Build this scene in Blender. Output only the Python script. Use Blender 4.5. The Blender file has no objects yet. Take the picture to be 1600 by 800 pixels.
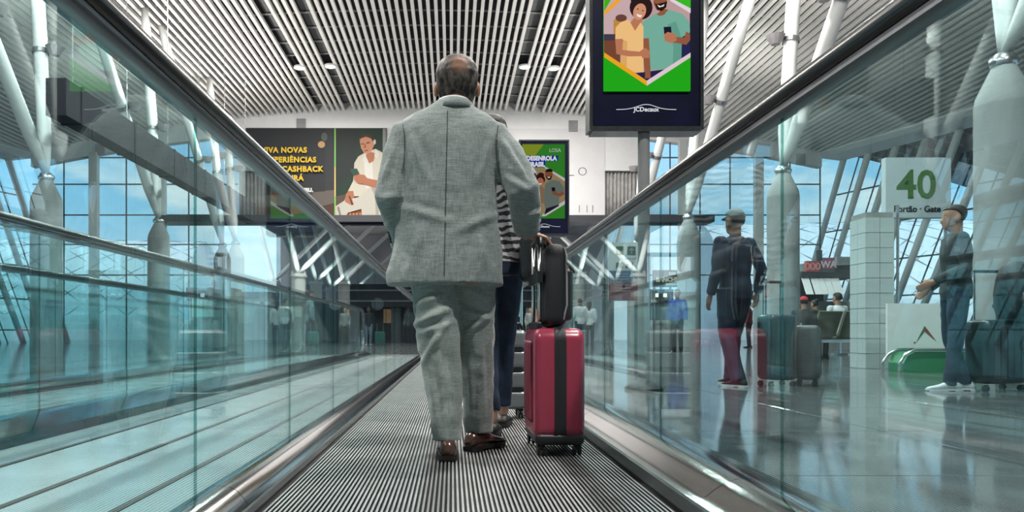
import bpy, math, random
from mathutils import Vector, Matrix, noise
from mathutils.bvhtree import BVHTree

random.seed(7)
SC = bpy.context.scene
COL = SC.collection
PI = math.pi

# ------------------------------------------------------------------ camera
F, CX, CY, EYE = 1150.0, 706.0, 522.0, 0.5      # focal length in pixels of 1600x800, vanishing point, eye height


def at(px, py, Y):
    return Vector(((px - CX) * Y / F, Y, EYE + (CY - py) * Y / F))


cam = bpy.data.cameras.new('camera')
cam.sensor_width = 36.0
cam.lens = 36.0 * F / 1600.0
cam.shift_x = (800 - CX) / 1600.0
cam.shift_y = (CY - 400) / 1600.0
cam.clip_start, cam.clip_end = 0.02, 600
camo = bpy.data.objects.new('camera', cam)
camo.location = (0, 0, EYE)
camo.rotation_euler = (PI / 2, 0, 0)
COL.objects.link(camo)
SC.camera = camo

# ------------------------------------------------------------------ sky, sun, exposure
SKY, SUN, DOWN, UP = 1.45, 3.6, 620.0, 640.0
SC.view_settings.view_transform = 'Standard'
SC.view_settings.look = 'None'
SC.view_settings.gamma = 1.0
SC.view_settings.use_curve_mapping = False
SC.view_settings.exposure = -0.15
try:
    SC.cycles.transparent_max_bounces = 32
    SC.cycles.max_bounces = 12
    SC.cycles.caustics_reflective = False
    SC.cycles.caustics_refractive = False
    SC.cycles.sample_clamp_indirect = 8.0
except Exception:
    pass

W = bpy.data.worlds.new('sky')
SC.world = W
W.use_nodes = True
nt = W.node_tree
nt.nodes.clear()


def wn(t, **k):
    n = nt.nodes.new(t)
    for a, b in k.items():
        setattr(n, a, b)
    return n


tc = wn('ShaderNodeTexCoord')
sep = wn('ShaderNodeSeparateXYZ')
nt.links.new(tc.outputs['Generated'], sep.inputs[0])
ramp = wn('ShaderNodeValToRGB')
ramp.color_ramp.elements[0].position = 0.0
ramp.color_ramp.elements[0].color = (0.80, 0.90, 0.96, 1)
ramp.color_ramp.elements[1].position = 0.6
ramp.color_ramp.elements[1].color = (0.22, 0.45, 0.78, 1)
e = ramp.color_ramp.elements.new(0.16)
e.color = (0.34, 0.66, 0.90, 1)
nt.links.new(sep.outputs['Z'], ramp.inputs[0])
mp = wn('ShaderNodeMapping')
mp.inputs['Scale'].default_value = (1.6, 1.6, 5.0)
nt.links.new(tc.outputs['Generated'], mp.inputs[0])
ns = wn('ShaderNodeTexNoise')
ns.inputs['Scale'].default_value = 2.4
ns.inputs['Detail'].default_value = 7
ns.inputs['Roughness'].default_value = 0.58
nt.links.new(mp.outputs[0], ns.inputs['Vector'])
cr = wn('ShaderNodeValToRGB')
cr.color_ramp.elements[0].position = 0.47
cr.color_ramp.elements[1].position = 0.66
nt.links.new(ns.outputs['Fac'], cr.inputs[0])
mx = wn('ShaderNodeMix', data_type='RGBA')
mx.inputs['B'].default_value = (1, 1, 1, 1)
nt.links.new(cr.outputs[0], mx.inputs['Factor'])
nt.links.new(ramp.outputs[0], mx.inputs['A'])
bg = wn('ShaderNodeBackground')
bg.inputs['Strength'].default_value = SKY
nt.links.new(mx.outputs['Result'], bg.inputs['Color'])
wo = wn('ShaderNodeOutputWorld')
nt.links.new(bg.outputs[0], wo.inputs[0])

sl = bpy.data.lights.new('sun', 'SUN')
sl.energy = SUN
sl.angle = 0.02
sl.color = (1.0, 0.96, 0.9)
so = bpy.data.objects.new('sun', sl)
so.rotation_euler = (math.radians(42), 0, math.radians(32))
COL.objects.link(so)


# ------------------------------------------------------------------ materials
def mat(name, col, rough=0.5, metal=0.0, spec=0.5, noise_amt=0.0, noise_scale=8.0, bump=0.0, bump_scale=40.0,
        stretch=(1, 1, 1), coat=0.0, rough_noise=0.0):
    m = bpy.data.materials.new(name)
    m.use_nodes = True
    t = m.node_tree
    b = t.nodes['Principled BSDF']
    b.inputs['Base Color'].default_value = (*col, 1)
    b.inputs['Roughness'].default_value = rough
    b.inputs['Metallic'].default_value = metal
    b.inputs['Specular IOR Level'].default_value = spec
    b.inputs['Coat Weight'].default_value = coat
    b.inputs['Coat Roughness'].default_value = 0.08
    if noise_amt or bump or rough_noise:
        c = t.nodes.new('ShaderNodeTexCoord')
        p = t.nodes.new('ShaderNodeMapping')
        p.inputs['Scale'].default_value = stretch
        t.links.new(c.outputs['Object'], p.inputs[0])
    if noise_amt or rough_noise:
        n = t.nodes.new('ShaderNodeTexNoise')
        n.inputs['Scale'].default_value = noise_scale
        n.inputs['Detail'].default_value = 5
        t.links.new(p.outputs[0], n.inputs['Vector'])
    if noise_amt:
        r = t.nodes.new('ShaderNodeValToRGB')
        r.color_ramp.elements[0].position = 0.3
        r.color_ramp.elements[1].position = 0.7
        r.color_ramp.elements[0].color = (*[max(0, x * (1 - noise_amt)) for x in col], 1)
        r.color_ramp.elements[1].color = (*[min(1, x * (1 + noise_amt)) for x in col], 1)
        t.links.new(n.outputs['Fac'], r.inputs[0])
        t.links.new(r.outputs[0], b.inputs['Base Color'])
    if rough_noise:
        mr = t.nodes.new('ShaderNodeMapRange')
        mr.inputs['To Min'].default_value = max(0, rough - rough_noise)
        mr.inputs['To Max'].default_value = rough + rough_noise
        t.links.new(n.outputs['Fac'], mr.inputs['Value'])
        t.links.new(mr.outputs[0], b.inputs['Roughness'])
    if bump:
        n2 = t.nodes.new('ShaderNodeTexNoise')
        n2.inputs['Scale'].default_value = bump_scale
        n2.inputs['Detail'].default_value = 3
        t.links.new(p.outputs[0], n2.inputs['Vector'])
        bu = t.nodes.new('ShaderNodeBump')
        bu.inputs['Strength'].default_value = bump
        bu.inputs['Distance'].default_value = 0.01
        t.links.new(n2.outputs['Fac'], bu.inputs['Height'])
        t.links.new(bu.outputs[0], b.inputs['Normal'])
    return m


def emit(name, col, s=1.0):
    m = bpy.data.materials.new(name)
    m.use_nodes = True
    t = m.node_tree
    t.nodes.clear()
    e_ = t.nodes.new('ShaderNodeEmission')
    e_.inputs[0].default_value = (*col, 1)
    e_.inputs[1].default_value = s
    o = t.nodes.new('ShaderNodeOutputMaterial')
    t.links.new(e_.outputs[0], o.inputs[0])
    return m


def glass(name, tint, dirt=0.0, ior=1.5):
    """clear float glass: Fresnel mirror over a tinted see-through pane (each face of a pane once)"""
    m = bpy.data.materials.new(name)
    m.use_nodes = True
    t = m.node_tree
    t.nodes.clear()
    L = t.links.new
    geo = t.nodes.new('ShaderNodeNewGeometry')
    ma = t.nodes.new('ShaderNodeMapRange')
    ma.inputs['To Min'].default_value = ior
    ma.inputs['To Max'].default_value = 1 / ior
    L(geo.outputs['Backfacing'], ma.inputs['Value'])
    fr = t.nodes.new('ShaderNodeFresnel')
    L(ma.outputs[0], fr.inputs['IOR'])
    tr = t.nodes.new('ShaderNodeBsdfTransparent')
    tr.inputs[0].default_value = (*tint, 1)
    gl = t.nodes.new('ShaderNodeBsdfGlossy')
    gl.inputs['Roughness'].default_value = 0.0
    gl.inputs['Color'].default_value = (0.93, 0.98, 0.98, 1)
    mi = t.nodes.new('ShaderNodeMixShader')
    L(fr.outputs[0], mi.inputs[0])
    L(tr.outputs[0], mi.inputs[1])
    L(gl.outputs[0], mi.inputs[2])
    out = t.nodes.new('ShaderNodeOutputMaterial')
    last = mi
    if dirt:
        tcx = t.nodes.new('ShaderNodeTexCoord')
        mpx = t.nodes.new('ShaderNodeMapping')
        mpx.inputs['Scale'].default_value = (1, 9, 0.9)
        L(tcx.outputs['Object'], mpx.inputs[0])
        nx = t.nodes.new('ShaderNodeTexNoise')
        nx.inputs['Scale'].default_value = 6
        nx.inputs['Detail'].default_value = 6
        L(mpx.outputs[0], nx.inputs['Vector'])
        rx = t.nodes.new('ShaderNodeMapRange')
        rx.inputs['From Min'].default_value = 0.52
        rx.inputs['From Max'].default_value = 0.8
        rx.inputs['To Max'].default_value = dirt
        L(nx.outputs['Fac'], rx.inputs['Value'])
        df = t.nodes.new('ShaderNodeBsdfDiffuse')
        df.inputs[0].default_value = (0.62, 0.72, 0.73, 1)
        m2 = t.nodes.new('ShaderNodeMixShader')
        L(rx.outputs[0], m2.inputs[0])
        L(mi.outputs[0], m2.inputs[1])
        L(df.outputs[0], m2.inputs[2])
        last = m2
    L(last.outputs[0], out.inputs[0])
    return m


def weave(name, col, dark, scale=260.0, bump=0.25):
    """woven suiting: fine warp and weft threads over a soft slub"""
    m = bpy.data.materials.new(name)
    m.use_nodes = True
    t = m.node_tree
    L = t.links.new
    b = t.nodes['Principled BSDF']
    b.inputs['Roughness'].default_value = 0.85
    b.inputs['Specular IOR Level'].default_value = 0.2
    b.inputs['Sheen Weight'].default_value = 0.25
    c = t.nodes.new('ShaderNodeTexCoord')
    fac = None
    for st in ((1, 1, 0.06), (0.06, 0.06, 1)):
        p = t.nodes.new('ShaderNodeMapping')
        p.inputs['Scale'].default_value = st
        L(c.outputs['Object'], p.inputs[0])
        n = t.nodes.new('ShaderNodeTexNoise')
        n.inputs['Scale'].default_value = scale
        n.inputs['Detail'].default_value = 2
        L(p.outputs[0], n.inputs['Vector'])
        if fac is None:
            fac = n.outputs['Fac']
        else:
            a = t.nodes.new('ShaderNodeMath')
            a.operation = 'ADD'
            L(fac, a.inputs[0])
            L(n.outputs['Fac'], a.inputs[1])
            fac = a.outputs[0]
    r = t.nodes.new('ShaderNodeMapRange')
    r.inputs['From Min'].default_value = 0.72
    r.inputs['From Max'].default_value = 1.28
    L(fac, r.inputs['Value'])
    x = t.nodes.new('ShaderNodeMix')
    x.data_type = 'RGBA'
    x.inputs['A'].default_value = (*dark, 1)
    x.inputs['B'].default_value = (*col, 1)
    L(r.outputs[0], x.inputs['Factor'])
    L(x.outputs['Result'], b.inputs['Base Color'])
    bu = t.nodes.new('ShaderNodeBump')
    bu.inputs['Strength'].default_value = bump
    bu.inputs['Distance'].default_value = 0.003
    L(fac, bu.inputs['Height'])
    L(bu.outputs[0], b.inputs['Normal'])
    return m


M = {}
M['slat'] = mat('ceiling_slat_paint', (0.86, 0.84, 0.80), 0.55)
M['backing'] = mat('ceiling_void', (0.020, 0.015, 0.022), 0.9)
M['access'] = mat('ceiling_access_grey', (0.10, 0.105, 0.105), 0.8, noise_amt=0.15)
M['rail'] = mat('ceiling_rail_grey', (0.34, 0.32, 0.33), 0.5)
M['white'] = mat('white_paint', (0.80, 0.80, 0.80), 0.5, noise_amt=0.03, noise_scale=2)
M['offwhite'] = mat('off_white_panel', (0.70, 0.69, 0.70), 0.5, noise_amt=0.03, noise_scale=1.5)
M['tube'] = mat('white_steel_tube', (0.68, 0.69, 0.68), 0.4)
M['concrete'] = mat('grey_concrete', (0.27, 0.28, 0.28), 0.7, noise_amt=0.22, noise_scale=3, stretch=(1, 1, .4), bump=.15)
M['paleconcrete'] = mat('pale_concrete', (0.52, 0.51, 0.48), 0.7, noise_amt=0.15, noise_scale=3, bump=.1)
M['greywall'] = mat('grey_wall', (0.36, 0.355, 0.36), 0.7, noise_amt=0.15, noise_scale=.7)
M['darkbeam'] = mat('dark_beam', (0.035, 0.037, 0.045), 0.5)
M['black'] = mat('black_plastic', (0.012, 0.013, 0.016), 0.38)
M['rubber'] = mat('black_rubber', (0.012, 0.013, 0.015), 0.24, noise_amt=.2, rough_noise=.06)
M['steel'] = mat('brushed_steel', (0.55, 0.55, 0.56), 0.26, metal=1.0, stretch=(6, .25, 6), noise_amt=.12, noise_scale=12)
M['deck'] = mat('polished_deck_steel', (0.50, 0.48, 0.47), 0.12, metal=1.0, rough_noise=.05, noise_scale=5, stretch=(3, .4, 3), bump=.06, bump_scale=3)
M['guide'] = mat('handrail_guide_steel', (0.16, 0.17, 0.185), 0.3, metal=.9)
M['plate'] = mat('worn_pallet_grey', (0.42, 0.47, 0.475), 0.16, metal=.0, spec=.7, noise_amt=.12, noise_scale=3)
M['skirt'] = mat('dark_skirt_steel', (0.10, 0.11, 0.115), 0.22, metal=0.85, stretch=(3, .3, 3), noise_amt=.2)
M['belt'] = mat('belt_groove_black', (0.010, 0.011, 0.012), 0.6)
M['ridge'] = mat('belt_ridge_grey', (0.29, 0.30, 0.30), 0.5, noise_amt=.2, noise_scale=6)
M['bezel'] = mat('navy_black_bezel', (0.003, 0.005, 0.026), 0.4, spec=.15, noise_amt=.3, noise_scale=6)
M['glass'] = glass('balustrade_glass', (0.79, 0.92, 0.925), dirt=0.04, ior=1.6)
M['winglass'] = glass('window_glass', (0.97, 0.99, 1.0))
M['edge'] = glass('glass_edge_green', (0.45, 0.66, 0.64))
M['apron'] = mat('apron_concrete', (0.42, 0.42, 0.41), 0.8, noise_amt=.1, noise_scale=.2)
M['mullion'] = mat('dark_mullion', (0.09, 0.11, 0.12), 0.4)
M['lamp'] = emit('lamp_diffuser', (1, .98, .94), 2.5)


def floor_material():
    m = mat('polished_granite', (0.11, 0.12, 0.125), 0.09, noise_amt=.3, noise_scale=3.5, rough_noise=.05, spec=.42)
    return m


M['floor'] = floor_material()


# ------------------------------------------------------------------ mesh helpers
class MB:
    def __init__(s):
        s.v, s.f, s.m = [], [], []

    def add(s, vs, fs, mi=0):
        o = len(s.v)
        s.v += [tuple(p) for p in vs]
        s.f += [tuple(i + o for i in q) for q in fs]
        s.m += [mi] * len(fs)

    def box(s, x0, x1, y0, y1, z0, z1, mi=0):
        s.add([(x0, y0, z0), (x1, y0, z0), (x1, y1, z0), (x0, y1, z0), (x0, y0, z1), (x1, y0, z1), (x1, y1, z1), (x0, y1, z1)],
              [(0, 3, 2, 1), (4, 5, 6, 7), (0, 1, 5, 4), (1, 2, 6, 5), (2, 3, 7, 6), (3, 0, 4, 7)], mi)

    def quadbar(s, a, b, w, h, up=(0, 0, 1), mi=0):
        """rectangular bar from a to b"""
        a, b = Vector(a), Vector(b)
        d = (b - a).normalized()
        u = Vector(up)
        r = d.cross(u)
        if r.length < 1e-4:
            r = d.cross(Vector((0, 1, 0)))
        r.normalize()
        u = r.cross(d)
        vs = []
        for p in (a, b):
            for i, j in ((-1, -1), (1, -1), (1, 1), (-1, 1)):
                vs.append(p + r * i * w / 2 + u * j * h / 2)
        s.add(vs, [(0, 1, 2, 3), (7, 6, 5, 4), (0, 4, 5, 1), (1, 5, 6, 2), (2, 6, 7, 3), (3, 7, 4, 0)], mi)

    def loft(s, rings, cap=True, closed=True, mi=0):
        n = len(rings[0])
        vs = [p for r in rings for p in r]
        fs = []
        for i in range(len(rings) - 1):
            for j in range(n if closed else n - 1):
                k = (j + 1) % n
                fs.append((i * n + j, i * n + k, (i + 1) * n + k, (i + 1) * n + j))
        if cap and closed:
            fs.append(tuple(range(n - 1, -1, -1)))
            o = (len(rings) - 1) * n
            fs.append(tuple(o + j for j in range(n)))
        s.add(vs, fs, mi)

    def tube(s, pts, rad, n=8, round_ends=False, flat=1.0, mi=0):
        pts = [Vector(p) for p in pts]
        if not hasattr(rad, '__len__'):
            rad = [rad] * len(pts)
        rad = list(rad)
        if round_ends:
            d0 = (pts[0] - pts[1]).normalized()
            d1 = (pts[-1] - pts[-2]).normalized()
            A, B, ra, rb = pts[0], pts[-1], rad[0], rad[-1]
            pre = [(A + d0 * ra * math.sin(t), ra * math.cos(t)) for t in (1.45, 1.1, .6)]
            post = [(B + d1 * rb * math.sin(t), rb * math.cos(t)) for t in (.6, 1.1, 1.45)]
            pts = [p for p, _ in pre] + pts + [p for p, _ in post]
            rad = [r for _, r in pre] + rad + [r for _, r in post]
        t0 = (pts[1] - pts[0]).normalized()
        ref = Vector((1, 0, 0)) if abs(t0.x) < 0.8 else Vector((0, 1, 0))
        u = (ref - t0 * ref.dot(t0)).normalized()
        rings = []
        for i, p in enumerate(pts):
            if i == 0:
                t = t0
            elif i == len(pts) - 1:
                t = (pts[-1] - pts[-2]).normalized()
            else:
                t = ((pts[i + 1] - p).normalized() + (p - pts[i - 1]).normalized())
                t = t.normalized() if t.length > 1e-6 else (p - pts[i - 1]).normalized()
            u = (u - t * u.dot(t)).normalized()
            w = t.cross(u)
            rings.append([p + u * rad[i] * math.cos(2 * PI * k / n) + w * rad[i] * flat * math.sin(2 * PI * k / n) for k in range(n)])
        s.loft(rings, mi=mi)

    def ball(s, c, r, nu=10, nv=7, mi=0):
        c = Vector(c)
        if not hasattr(r, '__len__'):
            r = (r, r, r)
        rings = []
        for i in range(nv + 1):
            a = -PI / 2 + PI * (i + .04) / (nv + .08)
            rings.append([(c.x + r[0] * math.cos(a) * math.cos(2 * PI * k / nu), c.y + r[1] * math.cos(a) * math.sin(2 * PI * k / nu),
                           c.z + r[2] * math.sin(a)) for k in range(nu)])
        s.loft(rings, mi=mi)

    def prism_y(s, prof, y0, y1, mi=0):
        s.loft([[(x, y0, z) for x, z in prof], [(x, y1, z) for x, z in prof]], mi=mi)

    def rings_z(s, spec, n=20, power=2.0, mi=0):
        """stack of superellipse rings: (z, cx, cy, a, b)"""
        rings = []
        for z, cx, cy, a, b in spec:
            r = []
            for k in range(n):
                t = 2 * PI * k / n
                c_, s_ = math.cos(t), math.sin(t)
                q = 2.0 / power
                r.append((cx + a * math.copysign(abs(c_) ** q, c_), cy + b * math.copysign(abs(s_) ** q, s_), z))
            rings.append(r)
        s.loft(rings, mi=mi)

    def rbox(s, cx, cy, cz, sx, sy, sz, r=.04, mi=0):
        """box with rounded upright edges and softened top and bottom"""
        def ring(z, ins):
            pts = []
            a, b = sx / 2 - ins, sy / 2 - ins
            rr = max(r - ins, .002)
            for qx, qy, a0 in ((1, 1, 0), (-1, 1, PI / 2), (-1, -1, PI), (1, -1, 1.5 * PI)):
                for k in range(5):
                    t = a0 + k * PI / 8
                    pts.append((cx + qx * (a - rr) + rr * math.cos(t), cy + qy * (b - rr) + rr * math.sin(t), z))
            return pts
        z0, z1 = cz - sz / 2, cz + sz / 2
        rings = []
        for k in range(5):
            t = k * PI / 8
            rings.append(ring(z0 + r * (1 - math.sin(t)), r * (1 - math.cos(t))) if False else ring(z0 + r * (1 - math.cos(t)), r * (1 - math.sin(t))))
        for k in range(4, -1, -1):
            t = k * PI / 8
            rings.append(ring(z1 - r * (1 - math.cos(t)), r * (1 - math.sin(t))))
        s.loft(rings, mi=mi)

    def mesh(s, name, smooth=False):
        me = bpy.data.meshes.new(name)
        me.from_pydata(s.v, [], s.f)
        for p, i in zip(me.polygons, s.m):
            p.material_index = i
            p.use_smooth = smooth
        return me

    def build(s, name, mats, parent=None, smooth=False, recalc=True):
        me = s.mesh(name, smooth)
        return link(name, me, mats, parent, recalc)


def link(name, me, mats, parent=None, recalc=False):
    if not isinstance(mats, (list, tuple)):
        mats = [mats]
    if not me.materials:
        for m in mats:
            me.materials.append(m)
    if recalc:
        import bmesh
        b = bmesh.new()
        b.from_mesh(me)
        bmesh.ops.recalc_face_normals(b, faces=b.faces)
        b.to_mesh(me)
        b.free()
    o = bpy.data.objects.new(name, me)
    COL.objects.link(o)
    if parent is not None:
        o.parent = parent
    return o


def empty(name, loc=(0, 0, 0), rz=0.0, parent=None):
    o = bpy.data.objects.new(name, None)
    o.empty_display_size = .1
    o.location = loc
    o.rotation_euler = (0, 0, rz)
    COL.objects.link(o)
    if parent:
        o.parent = parent
    return o


def tag(o, label=None, cat=None, group=None, kind=None):
    if label:
        o['label'] = label
    if cat:
        o['category'] = cat
    if group:
        o['group'] = group
    if kind:
        o['kind'] = kind
    return o


def copy_of(o, loc, parent=None, rot=None, scale=None):
    c = o.copy()
    COL.objects.link(c)
    if parent is not None:
        c.parent = parent
    c.location = loc
    if rot is not None:
        c.rotation_euler = rot
    if scale is not None:
        c.scale = scale
    return c


def weight_smooth(o, ang=40):
    me = o.data
    for p in me.polygons:
        p.use_smooth = True
    import bmesh
    b = bmesh.new()
    b.from_mesh(me)
    for ed in b.edges:
        ed.smooth = not (len(ed.link_faces) == 2 and ed.calc_face_angle(0) > math.radians(ang))
    b.to_mesh(me)
    b.free()
    return o


def text_mesh(txt, size, name, material, parent, loc, rot=(PI / 2, 0, 0), align='LEFT', depth=.002, mirror=False, bold=0.0, space=1.0, sx=1.0):
    cu = bpy.data.curves.new(name, 'FONT')
    cu.body = txt
    cu.size = size
    cu.align_x = align
    cu.extrude = depth
    cu.offset = bold
    cu.resolution_u = 3
    cu.space_character = space
    o = bpy.data.objects.new(name, cu)
    COL.objects.link(o)
    dg = bpy.context.evaluated_depsgraph_get()
    me = bpy.data.meshes.new_from_object(o.evaluated_get(dg))
    bpy.data.objects.remove(o)
    bpy.data.curves.remove(cu)
    me.materials.clear()
    r = link(name, me, material, parent)
    r.location = loc
    r.rotation_euler = rot
    r.scale = (-sx if mirror else sx, 1, 1)
    return r


# ------------------------------------------------------------------ the hall: ceiling
def arch(x):
    return 11.58 - 0.0057 * (x + 1.28) ** 2


Y_END = 36.0
Y_BACK = -14.0


def eave_r(y):
    return 18.0 + (36.0 - y) * 0.183


def eave_l(y):
    return -2.56 - eave_r(y)


# floor slab with tiles
mb = MB()
mb.box(-34, 34, Y_BACK - 4, 66, -0.30, -0.012)
floor = mb.build('floor', M['floor'])
tag(floor, 'dark polished granite floor of the concourse laid in large square tiles', 'floor', kind='structure')
T = 1.2
G = .0035
tm = MB()
tm.add([(-T / 2 + G, -T / 2 + G, -.012), (T / 2 - G, -T / 2 + G, -.012), (T / 2 - G, T / 2 - G, -.012), (-T / 2 + G, T / 2 - G, -.012),
        (-T / 2 + G, -T / 2 + G, -.0015), (T / 2 - G, -T / 2 + G, -.0015), (T / 2 - G, T / 2 - G, -.0015), (-T / 2 + G, T / 2 - G, -.0015),
        (-T / 2 + G + .002, -T / 2 + G + .002, 0), (T / 2 - G - .002, -T / 2 + G + .002, 0), (T / 2 - G - .002, T / 2 - G - .002, 0), (-T / 2 + G + .002, T / 2 - G - .002, 0)],
       [(8, 9, 10, 11)] + [(i, (i + 1) % 4, 4 + (i + 1) % 4, 4 + i) for i in range(4)] + [(4 + i, 4 + (i + 1) % 4, 8 + (i + 1) % 4, 8 + i) for i in range(4)])
tile_me = tm.mesh('tile')
tile_me.materials.append(M['floor'])
far = MB()
near_n = 0
ix = 0
XR0 = 1.02
cells = []
for i in range(28):
    for j in range(-5, 52):
        cells.append((XR0 + T * (i + .5), 0.2 + T * (j + .5)))
for i in range(28):
    for j in range(-5, 52):
        cells.append((-.73 - T * (i + .5), 0.2 + T * (j + .5)))


def on_walk2(x, y):
    return -4.15 < x < -.7 and y < 17.5


for cx, cy in cells:
    if abs(cx) > 33 or on_walk2(cx, cy):
        continue
    vis = cy > .3 and (CX + F * cx / max(cy, .1)) > -150 and (CX + F * cx / max(cy, .1)) < 1750 and cy < 15.5
    if vis and near_n < 290:
        o = bpy.data.objects.new('tile', tile_me)
        o.location = (cx, cy, 0)
        COL.objects.link(o)
        o.parent = floor
        near_n += 1
    else:
        far.add([(v[0] + cx, v[1] + cy, v[2]) for v in tm.v], tm.f)
for j in range(15, 52):
    for i in range(2):
        cx, cy = -.73 + .875 * (i + .5), .2 + T * (j + .5)
        far.box(cx - .434, cx + .434, cy - T / 2 + G, cy + T / 2 - G, -.012, 0)
fo = far.build('tile_field', M['floor'], floor)
fo['kind'] = 'stuff'

# ceiling: dark void above, white slats, cross rails, grey access strips, round lamps
ce = MB()
NX = 40
top = []
for k in range(NX + 1):
    x = -29 + 55.5 * k / NX
    top.append((x, arch(x) + .34))
prof = [(x, z) for x, z in top] + [(x, z + .3) for x, z in reversed(top)]
vs, n = [], len(prof)
ce.loft([[(x, Y_BACK, z) for x, z in prof], [(x, 36.6, z) for x, z in prof]])
ceiling = ce.build('ceiling', M['backing'])
tag(ceiling, 'arched ceiling of long white slats hung under a dark void', 'ceiling', kind='structure')
PITCH = .263
s_me = MB()
s_me.box(-.056, .056, 0, 1, -.07, .07)
slat_me = s_me.mesh('slat')
slat_me.materials.append(M['slat'])
gaps = (-6.2, -4.95, 2.97, 4.15)
k = 0
x = -25.0
slats = []
while x < 22.6:
    if min(abs(x - g) for g in gaps) > PITCH * .5:
        y1 = 36.0
        if x > 18:
            y1 = 36 - (x - 18) / .183
        if x < -20.56:
            y1 = 36 - (-20.56 - x) / .183
        if y1 > 2:
            slats.append((x, y1))
    x += PITCH
for x, y1 in slats:
    o = bpy.data.objects.new('slat', slat_me)
    COL.objects.link(o)
    o.parent = ceiling
    o.location = (x, Y_BACK + .3, arch(x))
    o.scale = (1, y1 - Y_BACK - .3, 1)
    o.rotation_euler = (0, math.atan(.0114 * (x + 1.28)), 0)
rm = MB()
rp = []
for k in range(41):
    x = -25 + 47 * k / 40
    rp.append((x, arch(x)))
rm.loft([[(x, -.02, z + .085), (x, .02, z + .085), (x, .02, z + .13), (x, -.02, z + .13)] for x, z in rp])
rail_me = rm.mesh('cross_rail')
rail_me.materials.append(M['rail'])
for j in range(33):
    o = bpy.data.objects.new('cross_rail', rail_me)
    COL.objects.link(o)
    o.parent = ceiling
    o.location = (0, Y_END - .6 - 1.25 * j, 0)
am = MB()
am.box(-.25, .25, -.54, .54, 0, .05)
acc_me = am.mesh('access_panel')
acc_me.materials.append(M['access'])
for g in gaps:
    for j in range(32):
        if j % 5 == 4:
            continue
        o = bpy.data.objects.new('access_panel', acc_me)
        COL.objects.link(o)
        o.parent = ceiling
        o.location = (g, Y_END - 1.2 - 1.25 * j, arch(g) + .15)


def lamp_light(name, kind, loc, energy, size, rot=(0, 0, 0), parent=None, col=(1, .97, .92), spot=None):
    l = bpy.data.lights.new(name, kind)
    l.energy = energy
    l.color = col
    if kind == 'AREA':
        l.shape = 'DISK'
        l.size = size
    else:
        l.shadow_soft_size = size
    if spot:
        l.spot_size = spot
        l.spot_blend = .6
    o = bpy.data.objects.new(name, l)
    o.location = loc
    o.rotation_euler = rot
    COL.objects.link(o)
    if parent:
        o.parent = parent
    return o


def downlight(x, y, label, group=None):
    z = arch(x) - .08
    r = empty('ceiling_light', (x, y, z))
    tag(r, label, 'ceiling light', group)
    a = MB()
    a.tube([(0, 0, .04), (0, 0, -.03)], .24, 20)
    a.build('lamp_ring', M['white'], r)
    b = MB()
    b.tube([(0, 0, -.028), (0, 0, -.034)], .20, 20)
    b.build('diffuser', M['lamp'], r)
    lamp_light('lamp', 'AREA', (0, 0, -.06), DOWN, .4, parent=r)


downlight(-6.2, 30, 'round white ceiling light, leftmost of the row of four discs near the far wall', 'round ceiling lights between the slats')
downlight(-4.95, 30, 'round white ceiling light, second from left of the four discs near the far wall', 'round ceiling lights between the slats')
downlight(2.97, 30, 'round white ceiling light, third from left of the four discs near the far wall', 'round ceiling lights between the slats')
downlight(4.15, 30, 'round white ceiling light, rightmost of the row of four discs near the far wall', 'round ceiling lights between the slats')
for yy in (22, 14, 6, -2):
    for xx in (-6.2, 4.15):
        # bare fill lamps added along the same rows, above and behind the frame
        lamp_light('hall_fill', 'AREA', (xx, yy, arch(xx) - .2), DOWN * 1.8, .5)

# fascia above the far wall, following the arch
fm = MB()
pts = [-20.6 + 38.7 * k / 30 for k in range(31)]
fm.loft([[(x, 36.0, arch(x) - 1.0 + .012 * abs(x + 1.28)), (x, 36.45, arch(x) - 1.0 + .012 * abs(x + 1.28)), (x, 36.45, arch(x) + .36), (x, 36.0, arch(x) + .36)] for x in pts])
fas = fm.build('trim_1', M['white'])
tag(fas, 'white arched fascia band between slatted ceiling and far wall', 'trim', kind='structure')
for px in (470, 896, 1252, 155):
    v = MB()
    x = (px - CX) / F * 35.9
    z = arch(x) - .62
    v.box(x - .22, x + .22, 35.93, 36.0, z - .27, z + .27)
    o = v.build('wall_vent', M['concrete'])
    for q in range(5):
        w_ = MB()
        zz = z - .2 + .1 * q
        w_.box(x - .2, x + .2, 35.905, 35.93, zz - .02, zz + .02)
        w_.build('vent_slat', M['rail'], o)
    tag(o, {470: 'small grey wall vent in the fascia above the dark billboard',
            896: 'small grey wall vent in the fascia above the white wall with the letter O',
            1252: 'small grey wall vent in the fascia at the right end by the glazed corner',
            155: 'small grey wall vent in the fascia at the left end by the glazed corner'}[px], 'vent', 'square fascia vents')


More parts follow.
